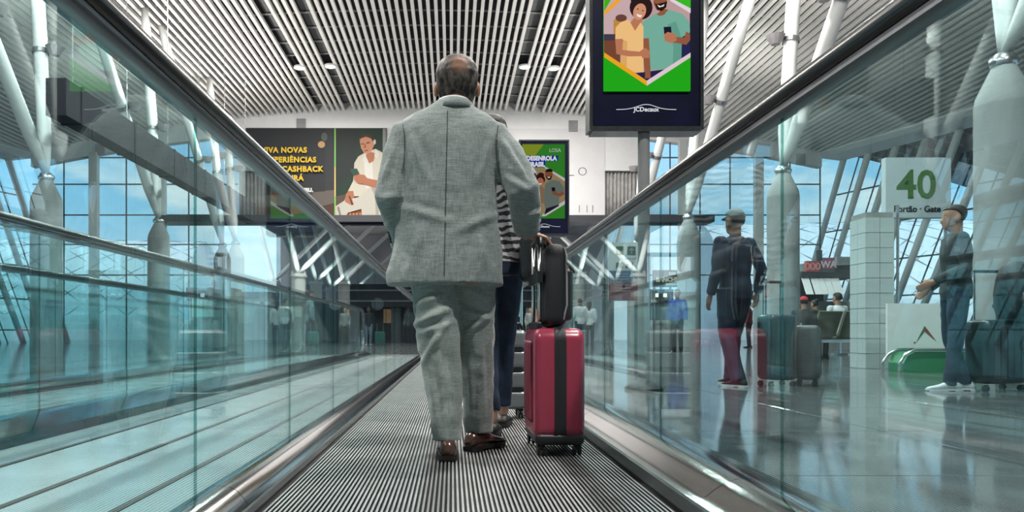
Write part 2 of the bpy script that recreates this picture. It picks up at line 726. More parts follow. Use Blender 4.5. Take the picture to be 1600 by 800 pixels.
# ------------------------------------------------------------------ glazed facades
def facade(name, side, label):
    root = empty(name)
    tag(root, label, 'window', kind='structure')
    ex = eave_r if side > 0 else eave_l
    D = Vector((.04 * side, .7, -1))
    # soffit
    so_ = MB()
    pr = []
    for y in (36.4, Y_BACK):
        x = ex(y)
        z = arch(x)
        pr.append([(x, y, z + .3), (x, y, z - .1), (x + side * .25, y, z - .28), (x + side * 1.35, y, z - .42), (x + side * 1.5, y, z - .35), (x + side * 1.5, y, z + .35)])
    so_.loft(pr)
    so_.build('soffit', M['white'], root)
    mm = MB()
    n_b = 25
    tops = []
    for k in range(n_b + 6):
        y = 36.2 - 1.65 * k
        x = ex(y) + side * 1.3
        z = arch(ex(y)) - .38
        tops.append(Vector((x, y, z)))
    prev = None
    glassme = None
    for k, t in enumerate(tops):
        h = t.z
        b = t + D * h
        u = MB()
        u.tube([t, b], .15, 10)
        o = u.build('mullion', M['tube'], root, smooth=True)
        if k < len(tops) - 1:
            t2 = tops[k + 1]
            b2 = t2 + D * t2.z
            g = MB()
            off = Vector((side * .22, 0, 0))
            th = Vector((side * .02, 0, 0))
            vs = [t + off, t2 + off, b2 + off, b + off, t + off + th, t2 + off + th, b2 + off + th, b + off + th]
            g.add(vs, [(0, 1, 2, 3), (7, 6, 5, 4), (0, 4, 5, 1), (1, 5, 6, 2), (2, 6, 7, 3), (3, 7, 4, 0)])
            g.build('pane', M['winglass'], root)
            w_ = MB()
            w_.quadbar((t + t2) / 2 + off * .8, (b + b2) / 2 + off * .8, .05, .05)
            w_.build('glazing_bar', M['mullion'], root)
            q = MB()
            for zf in (.17, .36, .55, .74, .92):
                q.quadbar(t.lerp(b, zf) + off * .8, t2.lerp(b2, zf) + off * .8, .05, .07)
            q.build('transom', M['mullion'], root)
            if k % 2 == 0:
                q = MB()
                for zf in (.17, .36, .55):
                    c = t.lerp(b, zf)
                    q.quadbar(c, c + Vector((side * .22, .1, .14)), .035, .035)
                q.build('bracket', M['mullion'], root)
    return root


facade('window_1', 1, 'tall glazed wall on slanted white mullions along the right of the hall')
facade('window_2', -1, 'tall glazed wall on slanted white mullions along the left of the hall')


def end_glazing(name, x0, x1, label, posts):
    root = empty(name, (0, 36.2, 0))
    tag(root, label, 'window', kind='structure')
    xs = [x0 + (x1 - x0) * k / 6 for k in range(7)]
    for a, b in zip(xs, xs[1:]):
        g = MB()
        g.box(a, b, 0, .02, 0, min(arch(a), arch(b)) - .75)
        g.build('pane', M['winglass'], root)
        q = MB()
        q.box(b - .03, b + .03, -.04, .0, 0, 10.0)
        q.build('glazing_bar', M['mullion'], root)
    for z in (3.4, 4.9, 6.35, 7.86, 9.17):
        q = MB()
        q.box(x0, x1, -.06, -.0, z - .03, z + .03)
        q.build('transom', M['mullion'], root)
    for p in posts:
        q = MB()
        q.box(p - .2, p + .2, -.35, -.05, 0, arch(p) - .7)
        q.build('mullion', M['tube'], root)


end_glazing('window_3', 9.25, 18.1, 'glazed end wall with sky behind, right of the white wall panel', (11.3, 15.0))
end_glazing('window_4', -20.6, -11.4, 'glazed end wall with sky behind, left of the dark billboard', (-17.5, -14.2))

# far wall: white upper wall, dark beam, recess under it
wb = MB()
wb.box(-11.4, 7.5, 36.02, 36.4, 6.1, 10.9)
wall_back = wb.build('wall_back', M['offwhite'])
tag(wall_back, 'white upper end wall carrying the billboard above the dark beam', 'wall', kind='structure')
for a, b in ((-10.1, -3.1), (-3.08, -.2), (-.18, 7.48)):
    p = MB()
    p.box(a, b, 35.99, 36.02, 6.3, 10.55)
    p.build('panel', M['offwhite'], wall_back)
ink = mat('dark_lettering', (0.03, 0.03, 0.035), .5)
text_mesh('O', .60, 'lettering', ink, wall_back, ((910 - CX) / F * 36, 35.985, EYE + (CY - 274.5) / F * 36), align='CENTER', bold=-.012)
q = MB()
q.box((888.5 - CX) / F * 36, (897 - CX) / F * 36, 35.975, 35.99, EYE + (CY - 274.6) / F * 36, EYE + (CY - 273.6) / F * 36)
q.build('lettering', ink, wall_back)
for px in (905, 917, 926):
    q = MB()
    x = (px - CX) / F * 36
    q.box(x - .012, x + .012, 35.975, 35.99, 6.45, 6.8)
    q.build('scale_mark', ink, wall_back)
wu = MB()
wu.box(7.5, 9.25, 36.02, 36.4, 8.5, 10.6)
w2 = wu.build('wall_right', M['white'])
tag(w2, 'white wall block over the grey curtains beside the end glazing', 'wall', kind='structure')
cur = MB()
cm = mat('grey_curtain', (.40, .39, .38), .8, noise_amt=.2, noise_scale=4)
ring1 = []
for k in range(60):
    x = 7.55 + 1.65 * k / 59
    ring1.append((x, 36.25 + .07 * math.sin(k * .95)))
cur.loft([[(x, y, z) for x, y in ring1] + [(x, y + .02, z) for x, y in reversed(ring1)] for z in (6.25, 8.5)])
co_ = cur.build('curtain', cm, smooth=True)
tag(co_, 'grey pleated curtain hanging under the white wall block at the far wall', 'curtain')
rw = MB()
rw.box(-27, 24, Y_BACK - .3, Y_BACK, 0, 12)  # added out of view, keeps sky fill from entering at the rear
rwo = rw.build('wall_fill_cut', M['greywall'])
rwo.name = 'wall_fill_block'
tag(rwo, 'unseen grey wall added behind the viewpoint to cut the fill light', 'wall', kind='structure')
bm_ = MB()
bm_.box(-14.3, 12.7, 35.55, 36.9, 5.93, 6.25)
beam = bm_.build('trim_2', M['darkbeam'])
tag(beam, 'long dark horizontal beam under the far wall', 'beam', kind='structure')
gw = MB()
gw.box(-14.3, 12.7, 60, 60.4, 0, 8.6)
gwo = gw.build('wall_front', M['greywall'])
tag(gwo, 'grey rear wall deep under the dark beam', 'wall', kind='structure')
gs = MB()
gs.box(-11.4, 9.2, 36.45, 60.4, 8.6, 9.0)
gs.box(-14.3, -11.4, 52, 60.4, 8.6, 9.0)
gs.box(9.2, 12.7, 52, 60.4, 8.6, 9.0)
gso = gs.build('trim_3', M['greywall'])
tag(gso, 'grey soffit over the recess behind the dark beam', 'ceiling', kind='structure')

# ------------------------------------------------------------------ outside
ap = MB()
ap.box(-180, 180, -60, 320, -3.2, -3.0)
apo = ap.build('ground_apron', M['apron'])
tag(apo, 'pale concrete apron outside the terminal windows', 'ground', kind='structure')
vm = mat('white_shell_roof', (.82, .84, .84), .5)
lm = mat('lattice_line', (.30, .34, .35), .5)


def vault(name, base, dirx, length, rad, label):
    """white barrel shell with a diagonal lattice"""
    root = empty(name, base, dirx)
    tag(root, label, 'building')
    sh = MB()
    pr = []
    for k in range(25):
        t = PI * k / 24
        pr.append((rad * math.cos(t), rad * .8 * math.sin(t)))
    outer = [[(0 + 0, y, z) for y, z in pr], [(length, y, z) for y, z in pr]]
    sh.loft(outer, cap=True)
    sh.build('shell', vm, root, smooth=False)
    ls = MB()
    n = int(length / 2.6)
    for k in range(-12, n):
        for sgn in (1, -1):
            pts = []
            for j in range(13):
                t = PI * j / 12
                xx = (k + j) * 2.6 if sgn > 0 else (k + 12 - j) * 2.6
                if 0 <= xx <= length:
                    pts.append((xx, (rad + .03) * math.cos(t), (rad + .03) * .8 * math.sin(t)))
            if len(pts) > 1:
                ls.tube(pts, .055, 4)
    o = ls.build('lattice', lm, root)
    o['kind'] = 'stuff'
    wl = MB()
    wl.box(-.2, length + .2, -rad - .3, rad + .3, -6, 0.05)
    wl.build('base_wall', M['white'], root)


vault('terminal_pier', (24, 72, 2.2), math.radians(-8), 110, 11, 'white lattice shell roof of the neighbouring pier beyond the right windows')
vault('terminal_pier', (-26, 78, 2.2), math.radians(188), 90, 10, 'white lattice shell roof of the neighbouring pier beyond the left windows')


# ------------------------------------------------------------------ tree columns
def tree_column(x, y, label, xt, top=4.1, r=.33, tall=True, lamps=True):
    root = empty('tree_column', (x, y, 0))
    tag(root, label, 'column', 'concrete columns branching into white tubes')
    a = MB()
    a.tube([(0, 0, 0), (0, 0, top - .62)], r, 24)
    weight_smooth(a.build('shaft', M['concrete'], root))
    c = MB()
    c.tube([(0, 0, top - .62), (0, 0, top - .5), (0, 0, top - .12)], [r, r * .94, r * .42], 24)
    weight_smooth(c.build('cone_cap', M['concrete'], root))
    j = MB()
    j.ball((0, 0, top - .06), .16)
    j.tube([(-.17, 0, top - .05), (.17, 0, top - .05)], .05, 8)
    j.build('hinge', M['steel'], root, smooth=True)
    for dy, rr in ((-4.25, .15), (.85, .15)):
        p0 = Vector((0, 0, top))
        p1 = Vector((xt - x, dy, arch(xt) - .05))
        d = (p1 - p0)
        s_ = MB()
        s_.tube([p0, p0 + d * .05, p0 + d * .12, p0 + d * .9, p1], [.06, .10, rr, rr, .10], 14)
        st = s_.build('strut', M['tube'], root, smooth=True)
        c_ = MB()
        pc = p0 + d * .42
        c_.tube([pc - d.normalized() * .05, pc + d.normalized() * .05], rr + .03, 14)
        c_.build('clamp', M['steel'], st)
        if lamps:
            fl = MB()
            hd = pc + Vector((-.34 if x > 0 else .34, 0, .02))
            fl.tube([pc, hd], .03, 6)
            fl.tube([hd + Vector((0, 0, -.10)), hd + Vector((0, 0, .02)), hd + Vector((0, 0, .1))], [.10, .17, .21], 12)
            fl.build('floodlight', M['rail'], st)
            lo = hd + Vector((0, 0, .16))
            lamp_light('uplight', 'SPOT', (lo.x, lo.y, lo.z), UP, .12, rot=(PI, 0, 0), parent=root, spot=math.radians(165))
    return root


for k, (y, lab) in enumerate(((9.6, 'grey concrete column with two white tube struts nearest on the right side'),
                              (16.0, 'grey concrete column with two white tube struts beside the seating, second on the right'),
                              (22.4, 'grey concrete column with two white tube struts behind the navy person, third on the right'),
                              (28.8, 'grey concrete column with two white tube struts nearest the far wall on the right'))):
    tree_column(7.2, y, lab, 8.0)
for k, (y, lab) in enumerate(((10.3, 'grey concrete column with two white tube struts nearest on the left side'),
                              (16.7, 'grey concrete column with two white tube struts second nearest on the left side'),
                              (23.1, 'grey concrete column with two white tube struts third nearest on the left side'),
                              (29.5, 'grey concrete column with two white tube struts nearest the far wall on the left'))):
    tree_column(-9.2, y, lab, -10.0)


def low_column(px, Y, top, label, arms):
    x = (px - CX) / F * Y
    root = empty('forked_column', (x, Y, 0))
    tag(root, label, 'column', 'pale columns under the dark beam')
    a = MB()
    a.tube([(0, 0, 0), (0, 0, top - .2)], .34, 20)
    weight_smooth(a.build('shaft', M['paleconcrete'], root))
    b = MB()
    b.tube([(0, 0, top - .2), (0, 0, top - .14), (0, 0, top)], [.4, .42, .36], 20)
    b.tube([(-.3, 0, top), (-.3, 0, top + .12)], .05, 6)
    b.tube([(.3, 0, top), (.3, 0, top + .12)], .05, 6)
    weight_smooth(b.build('capital', M['paleconcrete'], root))
    for dx, dz in arms:
        s_ = MB()
        s_.tube([(0.0, 0, top), (dx * .08, 0, top + dz * .08), (dx, 0, top + dz)], [.07, .13, .13], 10)
        s_.build('strut', M['tube'], root, smooth=True)
    lamp_light('uplight', 'SPOT', (.5, -.7, top + .1), UP * .45, .15, rot=(PI * .95, 0, 0), parent=root, spot=math.radians(160))  # added spot without a fixture, brightens the recess under the beam


low_column(466, 36.5, 3.5, 'pale concrete column with white arms under the dark beam, leftmost of the row', ((5.0, 5.0), (-1.2, 5.0)))
low_column(494, 42, 3.5, 'pale concrete column with white arms under the dark beam, second of the row', ((5.2, 5.1), (-1.4, 5.1)))
low_column(517, 49, 3.6, 'pale concrete column with white arms under the dark beam, third of the row', ((5.4, 5.0), (-1.4, 5.0)))
low_column(548, 56, 3.6, 'pale concrete column with white arms under the dark beam, rearmost of the row', ((5.4, 5.0), (-1.2, 5.0)))
low_column(840, 42, 3.5, 'pale concrete column with white arms under the beam, behind the grey-green advertising display', ((-5.0, 5.1), (1.3, 5.1)))
low_column(905, 36.8, 3.5, 'pale concrete column with white arms under the beam, right of the grey-green display', ((-5.0, 5.0), (1.2, 5.0)))
low_column(950, 42, 3.5, 'pale concrete column with white arms under the beam, farthest to the right', ((-5.2, 5.1), (1.3, 5.1)))

du = empty('band_stand_in', (-8.5, 0, 0))  # made-up box on rods, stands in for a dark band in the left glass
tag(du, 'long dark duct hung overhead on thin rods left of the walkways, made up for a dark band in the left glass', 'placeholder')
q = MB()
q.box(-.22, .22, 15.8, 31.0, 5.2, 6.0)
q.build('casing', M['backing'], du)
for k in range(6):
    q = MB()
    q.tube([(0, 16.5 + 2.75 * k, 6.0), (0, 16.5 + 2.75 * k, arch(-8.5))], .012, 6)
    q.build('hanger_rod', M['steel'], du)
    q = MB()
    q.box(-.24, .24, 16.45 + 2.75 * k, 16.55 + 2.75 * k, 5.18, 6.02)
    q.build('flange', M['backing'], du)

# dark shop front deep under the beam
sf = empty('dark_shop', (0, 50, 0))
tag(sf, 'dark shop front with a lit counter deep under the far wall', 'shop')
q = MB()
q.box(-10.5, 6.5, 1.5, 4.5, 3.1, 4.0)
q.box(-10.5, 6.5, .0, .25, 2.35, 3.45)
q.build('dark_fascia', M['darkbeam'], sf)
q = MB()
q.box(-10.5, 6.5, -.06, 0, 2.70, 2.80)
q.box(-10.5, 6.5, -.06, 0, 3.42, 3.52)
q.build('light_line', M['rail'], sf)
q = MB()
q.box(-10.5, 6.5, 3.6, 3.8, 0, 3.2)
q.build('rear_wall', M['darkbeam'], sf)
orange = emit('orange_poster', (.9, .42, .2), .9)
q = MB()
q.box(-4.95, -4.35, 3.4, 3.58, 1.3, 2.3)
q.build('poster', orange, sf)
q = MB()
q.box(-4.15, -3.5, .4, 1.1, 0, 2.3)
q.build('pillar_block', M['offwhite'], sf)
for k in range(5):
    q = MB()
    q.box(-3.3 + .55 * k, -2.9 + .55 * k, 2.8, 2.9, 1.75, 2.15)
    q.build('menu_panel', emit('menu_glow_%d' % k, (.8, .8, .78), .5 + .1 * (k % 3)), sf)
q = MB()
q.box(-2.9, 3.8, 2.0, 2.8, 0, 1.05)
q.build('counter', M['darkbeam'], sf)
rs = MB()
rs.tube([(0, 0, 0), (0, .1, 0)], .42, 28)
rso = rs.build('round_sign', M['white'], sf)
rso.location = at(590, 475, 49.85) - Vector((0, 50, 0))

# ------------------------------------------------------------------ moving walkways
Y0, Y1 = -2.4, 17.2


def side_balustrade(root, gx, deck_prof, skirt_prof, y0, y1, inner, joints0=1.815, gz=.09, pane_dirt=True):
    """glass panes, handrail, guide, deck covers of one side. inner = +1 when the belt lies at larger x"""
    y = joints0
    while y > y0:
        y -= 1.055
    y += 1.055
    edges = [y0]
    while y < y1 - .3:
        edges.append(y)
        y += 1.055
    edges.append(y1 - .35)
    for a, b in zip(edges, edges[1:]):
        if b - a < .05:
            continue
        g = MB()
        a2, b2 = a + .002, b - .002
        x0_, x1_ = gx - .004, gx + .004
        z0, z1 = gz, 1.035
        g.add([(x0_, a2, z0), (x0_, b2, z0), (x0_, b2, z1), (x0_, a2, z1), (x1_, a2, z0), (x1_, b2, z0), (x1_, b2, z1), (x1_, a2, z1)],
              [(0, 3, 2, 1), (4, 5, 6, 7)], 0)
        g.f += []
        o = len(g.v) - 8
        for fq in ((0, 1, 5, 4), (1, 2, 6, 5), (2, 3, 7, 6), (3, 0, 4, 7)):
            g.f.append(tuple(i + o for i in fq))
            g.m.append(1)
        g.build('glass_panel', [M['glass'], M['edge']], root, recalc=True)
    # rounded glass end
    g = MB()
    arcp = []
    for k in range(11):
        t = -PI / 2 + PI * k / 10
        arcp.append((y1 - .35 + .42 * math.cos(t), .56 + .475 * math.sin(t)))
    g.loft([[(gx - .006, yy, zz) for yy, zz in arcp], [(gx + .006, yy, zz) for yy, zz in arcp]])
    g.build('glass_end', M['glass'], root)
    # handrail: straight run then a half turn at the end
    path = [(y0, 1.075)]
    for k in range(11):
        t = PI / 2 - PI * k / 10
        path.append((y1 - .35 + .47 * math.cos(t), .575 + .5 * math.sin(t)))
    path.append((y1 - 1.0, .075))

    def swept(shape, name, m):
        rings = []
        for i, (yy, zz) in enumerate(path):
            if i == 0:
                ty, tz = 1, 0
            elif i == len(path) - 1:
                ty, tz = -1, 0
            else:
                ty, tz = path[i + 1][0] - path[i - 1][0], path[i + 1][1] - path[i - 1][1]
                l_ = math.hypot(ty, tz)
                ty, tz = ty / l_, tz / l_
            ny, nz = -tz, ty
            rings.append([(gx + u, yy + ny * w, zz + nz * w) for u, w in shape])
        q = MB()
        q.loft(rings)
        o_ = q.build(name, m, root)
        return weight_smooth(o_, 50)
    hr = []
    for k in range(16):
        t = 2 * PI * k / 16
        c_, s_ = math.cos(t), math.sin(t)
        hr.append((.041 * math.copysign(abs(c_) ** .75, c_), -.001 + .024 * math.copysign(abs(s_) ** .75, s_)))
    swept(hr, 'handrail', M['rubber'])
    swept([(-.017, -.043), (.017, -.043), (.026, -.034), (.026, -.024), (-.026, -.024), (-.026, -.038)], 'handrail_guide', M['guide'])
    yy = y0
    first = True
    cuts = [y0]
    c_ = .09
    while c_ < y1 + .2:
        if c_ > y0:
            cuts.append(c_)
        c_ += 1.91
    cuts.append(y1 + .25)
    for a, b in zip(cuts, cuts[1:]):
        d = MB()
        d.prism_y(deck_prof, a + .002, b - .002)
        weight_smooth(d.build('deck_cover', M['deck'], root), 25)
    d = MB()
    d.prism_y(skirt_prof, y0, y1 + .2)
    d.build('skirt_panel', M['skirt'], root)


def belt(root, xl, xr, y0, y1, pitch=.0144, ridge='ridge', wide=1.0):
    b = MB()
    b.box(xl, xr, y0, y1, -.05, -.007, 0)
    n = int((xr - xl - .012) / pitch)
    x = xl + ((xr - xl) - n * pitch) / 2
    for k in range(n):
        c = x + pitch * (k + .5)
        b.add([(c - .0044 * wide, y0, -.007), (c - .0034 * wide, y0, 0), (c + .0034 * wide, y0, 0), (c + .0044 * wide, y0, -.007),
               (c - .0044 * wide, y1, -.007), (c - .0034 * wide, y1, 0), (c + .0034 * wide, y1, 0), (c + .0044 * wide, y1, -.007)],
              [(1, 5, 6, 2)], 1)
        o = len(b.v) - 8
        for fq in ((0, 4, 5, 1), (2, 6, 7, 3)):
            b.f.append(tuple(i + o for i in fq))
            b.m.append(0)
    return b.build('tread_belt', [M['belt'], M[ridge]], root, recalc=False)


wk = empty('moving_walkway', (0, 0, 0))
tag(wk, 'moving walkway with ribbed black belt and glass sides under the suited man', 'moving walkway')
belt(wk, -.548, .642, Y0, 16.6)
side_balustrade(wk, -.633,
                [(-.553, .0335), (-.561, .048), (-.583, .074), (-.603, .084), (-.625, .088), (-.655, .086), (-.700, .062), (-.712, .02), (-.712, -.02), (-.553, -.02)],
                [(-.545, -.03), (-.545, .031), (-.5525, .033), (-.5525, -.03)], Y0, Y1, 1, gz=.086)
side_balustrade(wk, .815,
                [(.6555, .0475), (.690, .058), (.715, .078), (.750, .100), (.785, .108), (.830, .107), (.880, .094), (.985, .062), (1.0, .02), (1.0, -.02), (.6555, -.02)],
                [(.640, -.03), (.645, .045), (.6545, .047), (.6545, -.03)], Y0, Y1, -1, gz=.105)
cb = MB()
cb.box(-.548, .642, 16.6, 17.7, -.03, .006)
cb.build('landing_plate', M['steel'], wk)

wk2 = empty('moving_walkway', (0, 0, 0))
tag(wk2, 'second moving walkway seen through the glass at the left, parallel and empty', 'moving walkway')
belt(wk2, -3.58, -2.38, Y0, 16.8, pitch=.06, ridge='plate', wide=6.55)
side_balustrade(wk2, -2.20,
                [(-2.37, .035), (-2.335, .06), (-2.26, .09), (-2.2, .092), (-2.15, .085), (-1.95, .05), (-1.94, -.02), (-2.37, -.02)],
                [(-2.372, -.03), (-2.372, .034), (-2.38, .03), (-2.38, -.03)], Y0, 17.4, -1)
side_balustrade(wk2, -3.82,
                [(-3.59, .035), (-3.64, .06), (-3.72, .09), (-3.82, .092), (-3.9, .085), (-4.08, .05), (-4.09, -.02), (-3.59, -.02)],
                [(-3.588, -.03), (-3.588, .034), (-3.58, .03), (-3.58, -.03)], Y0, 17.4, 1)
cb = MB()
cb.box(-3.58, -2.38, 16.8, 17.8, -.03, .006)
cb.build('landing_plate', M['steel'], wk2)
gl_ = MB()
gl_.box(-1.94, -.714, Y0, 17.4, -.012, .0)
gl_.box(-4.2, -4.09, Y0, 17.4, -.012, .0)
g2 = gl_.build('trim_4', M['plate'])
tag(g2, 'strip of grey stone paving between the two moving walkways', 'floor', kind='structure')
for xg in (-1.70, -1.30, -.95):
    q = MB()
    q.box(xg - .012, xg + .012, Y0, 17.4, -.002, .004)
    q.build('joint_strip', M['belt'], g2)

# ------------------------------------------------------------------ advertising displays and signs
_em = {}


def ink_mat(rgb, s=1.0):
    """flat print colour given as 0-255 sRGB; lit screens give off their own light"""
    key = (rgb, s)
    if key not in _em:
        lin = tuple(((c / 255 + .055) / 1.055) ** 2.4 if c > 10 else c / 255 / 12.92 for c in rgb)
        _em[key] = mat('print_ink_%d_%d_%d' % rgb, tuple(c * .62 for c in lin), .6, spec=.25) if not s else emit('screen_ink_%d_%d_%d_%d' % (*rgb, int(s * 100)), lin, s)
    return _em[key]


class Art:
    """flat picture made of layered outlines on a panel plane; a pixel frame is mapped to metres"""

    def __init__(s, ox, oy, k, layer=.0012, glow=1.0):
        s.ox, s.oy, s.k, s.layer, s.n = ox, oy, k, layer, 0
        s.mb, s.cols, s.glow = MB(), [], glow
        s.clip = None

    def poly(s, pts, rgb):
        if rgb not in s.cols:
            s.cols.append(rgb)
        y = -s.layer * (s.n + 1)
        s.n += 1
        if s.clip:
            x0, y0, x1, y1 = s.clip
            for ax, lim, sg in ((0, x0, 1), (0, x1, -1), (1, y0, 1), (1, y1, -1)):
                out = []
                for i, p in enumerate(pts):
                    q = pts[(i + 1) % len(pts)]
                    a, b = (p[ax] - lim) * sg, (q[ax] - lim) * sg
                    if a >= 0:
                        out.append(p)
                    if (a >= 0) != (b >= 0):
                        t = a / (a - b)
                        out.append((p[0] + (q[0] - p[0]) * t, p[1] + (q[1] - p[1]) * t))
                pts = out
                if len(pts) < 3:
                    return
        s.mb.add([((px - s.ox) * s.k, y, -(py - s.oy) * s.k) for px, py in pts], [tuple(range(len(pts)))], s.cols.index(rgb))

    def oval(s, cx, cy, rx, ry, rgb, n=22, rot=0):
        c, d = math.cos(rot), math.sin(rot)
        s.poly([(cx + rx * math.cos(2 * PI * k / n) * c - ry * math.sin(2 * PI * k / n) * d,
                 cy + rx * math.cos(2 * PI * k / n) * d + ry * math.sin(2 * PI * k / n) * c) for k in range(n)], rgb)

    def limb(s, pts, w, rgb):
        """stroke with round joints, width per point"""
        if not hasattr(w, '__len__'):
            w = [w] * len(pts)
        L_, R_ = [], []
        for i, p in enumerate(pts):
            a = pts[max(0, i - 1)]
            b = pts[min(len(pts) - 1, i + 1)]
            d = math.hypot(b[0] - a[0], b[1] - a[1])
            nx_, ny_ = -(b[1] - a[1]) / d, (b[0] - a[0]) / d
            L_.append((p[0] + nx_ * w[i] / 2, p[1] + ny_ * w[i] / 2))
            R_.append((p[0] - nx_ * w[i] / 2, p[1] - ny_ * w[i] / 2))
        s.poly(L_ + R_[::-1], rgb)

    def build(s, name, parent):
        o = s.mb.build(name, [ink_mat(c, s.glow) for c in s.cols], parent, recalc=False)
        return o

    def pos(s, px, py, extra=2):
        return ((px - s.ox) * s.k, -s.layer * (s.n + extra), -(py - s.oy) * s.k)


SKIN, SKIN2, SKIN3 = (190, 122, 92), (150, 92, 66), (214, 150, 118)


def couple(a, u, v, k, big):
    """a woman in a peach top leaning on a man in a green shirt who holds a telephone; (u, v, k) map the close-up's pixels"""
    def P(*pts):
        return [(u + x * k, v + y * k) for x, y in pts]
    A = a
    # kitchen behind
    A.poly(P((92, -60), (605, -60), (605, 350), (345, 512), (92, 325)), (196, 160, 160))
    A.poly(P((92, -60), (330, -60), (300, 215), (92, 215)), (205, 175, 178))
    A.poly(P((92, 205), (200, 205), (230, 250), (92, 262)), (70, 62, 78))
    A.poly(P((92, 245), (190, 240), (190, 380), (92, 328)), (120, 72, 52))
    A.poly(P((150, 120), (225, 95), (225, 210), (150, 205)), (196, 140, 70))
    A.oval(u + 195 * k, v + 110 * k, 34 * k, 22 * k, (110, 70, 58))
    A.poly(P((560, 190), (605, 190), (605, 352), (545, 385)), (40, 42, 84))
    # man
    A.poly(P((322, 135), (400, 82), (480, 62), (560, 85), (600, 130), (606, 195), (555, 225), (552, 415), (362, 418), (352, 240), (322, 236)), (120, 178, 160))
    A.poly(P((470, 150), (520, 130), (552, 225), (552, 415), (500, 416), (505, 280)), (102, 160, 142))
    A.poly(P((405, 90), (440, 55), (475, 60), (450, 92), (425, 98)), SKIN2)
    A.poly(P((385, -20), (465, -20), (468, 20), (450, 60), (430, 70), (405, 62), (388, 30)), SKIN2)
    A.poly(P((390, 12), (402, 28), (440, 20), (468, 12), (462, 48), (436, 70), (408, 62)), (42, 26, 24))
    A.poly(P((408, 32), (430, 40), (452, 28), (446, 42), (420, 48)), (240, 232, 226))
    A.limb(P((336, 232), (345, 330), (350, 420), (352, 470)), [w * k for w in (46, 40, 36, 30)], SKIN2)
    A.oval(u + 352 * k, v + 455 * k, 24 * k, 26 * k, SKIN2)
    A.poly(P((270, 440), (470, 414), (555, 410), (345, 500)), (36, 38, 74))
    A.limb(P((352, 400), (352, 470)), [32 * k, 34 * k], SKIN2)
    A.limb(P((602, 205), (575, 250), (490, 238)), [52 * k, 44 * k, 34 * k], SKIN2)
    A.poly(P((446, 165), (490, 163), (496, 235), (452, 236)), (26, 30, 46))
    A.poly(P((448, 210), (470, 195), (515, 205), (525, 245), (490, 262), (452, 248)), SKIN)
    # woman
    A.oval(u + 312 * k, v + 50 * k, 68 * k, 72 * k, (46, 30, 32))
    A.oval(u + 305 * k, v + 5 * k, 55 * k, 40 * k, (46, 30, 32))
    A.poly(P((240, 150), (280, 100), (320, 120), (300, 190), (275, 190)), SKIN)
    A.oval(u + 303 * k, v + 75 * k, 37 * k, 50 * k, SKIN3, rot=.35)
    A.poly(P((284, 88), (318, 98), (308, 110), (290, 104)), (248, 240, 236))
    A.oval(u + 292 * k, v + 60 * k, 5 * k, 3.5 * k, (50, 30, 30))
    A.oval(u + 322 * k, v + 70 * k, 5 * k, 3.5 * k, (50, 30, 30))
    A.poly(P((160, 170), (190, 138), (238, 122), (275, 190), (308, 140), (325, 165), (325, 300), (325, 436), (180, 432), (195, 330), (205, 245), (158, 238)), (244, 196, 130))
    A.poly(P((205, 245), (230, 250), (225, 420), (182, 430), (195, 330)), (226, 172, 108))
    A.limb(P((180, 238), (182, 315), (240, 325), (330, 328)), [46 * k, 44 * k, 34 * k, 24 * k], SKIN)
    A.poly(P((300, 315), (335, 290), (362, 310), (360, 350), (320, 352)), SKIN)


def display(name, loc, w, z0, z1, label, content, k_glow=1.0, foot=True):
    """free standing advertising display on a post: frame, bezel, screen, post, foot"""
    r = empty(name, loc)
    tag(r, label, 'display')
    q = MB()
    q.box(-w / 2, w / 2, .0, .16, z0, z1)
    b = q.build('housing', M['bezel'], r)
    fr = MB()
    e_ = .028
    fr.box(-w / 2 - e_, -w / 2, -.02, .18, z0 - e_, z1 + e_)
    fr.box(w / 2, w / 2 + e_, -.02, .18, z0 - e_, z1 + e_)
    fr.box(-w / 2, w / 2, -.02, .18, z0 - e_ * 1.6, z0)
    fr.box(-w / 2, w / 2, -.02, .18, z1, z1 + e_)
    fr.build('frame', M['skirt'], r)
    p = MB()
    p.tube([(0, .08, 0), (0, .08, z0)], .052, 20)
    weight_smooth(p.build('post', M['concrete'], r))
    f_ = MB()
    f_.tube([(0, .08, 0), (0, .08, .02), (0, .08, .05), (0, .08, .09)], [.17, .17, .12, .056], 24)
    weight_smooth(f_.build('foot_plate', M['black'], r))
    content(r, w, z0, z1)
    return r


def swoosh(r, cx, y, z, w, size):
    q = MB()
    pts = []
    for k in range(25):
        t = -1 + 2 * k / 24
        pts.append((cx + t * w / 2, z + .085 * w * math.exp(-(t * 2.4) ** 2)))
    q.loft([[(x, y, zz), (x, y, zz - .006 * w / .55), (x, y - .002, zz - .006 * w / .55), (x, y - .002, zz)] for x, zz in pts])
    q.build('swoosh', ink_mat((225, 230, 240), .9), r)
    text_mesh('JCDecaux', size, 'lettering', ink_mat((235, 238, 245), .9), r, (cx, y - .001, z - size * .35), align='CENTER', bold=size * .02)


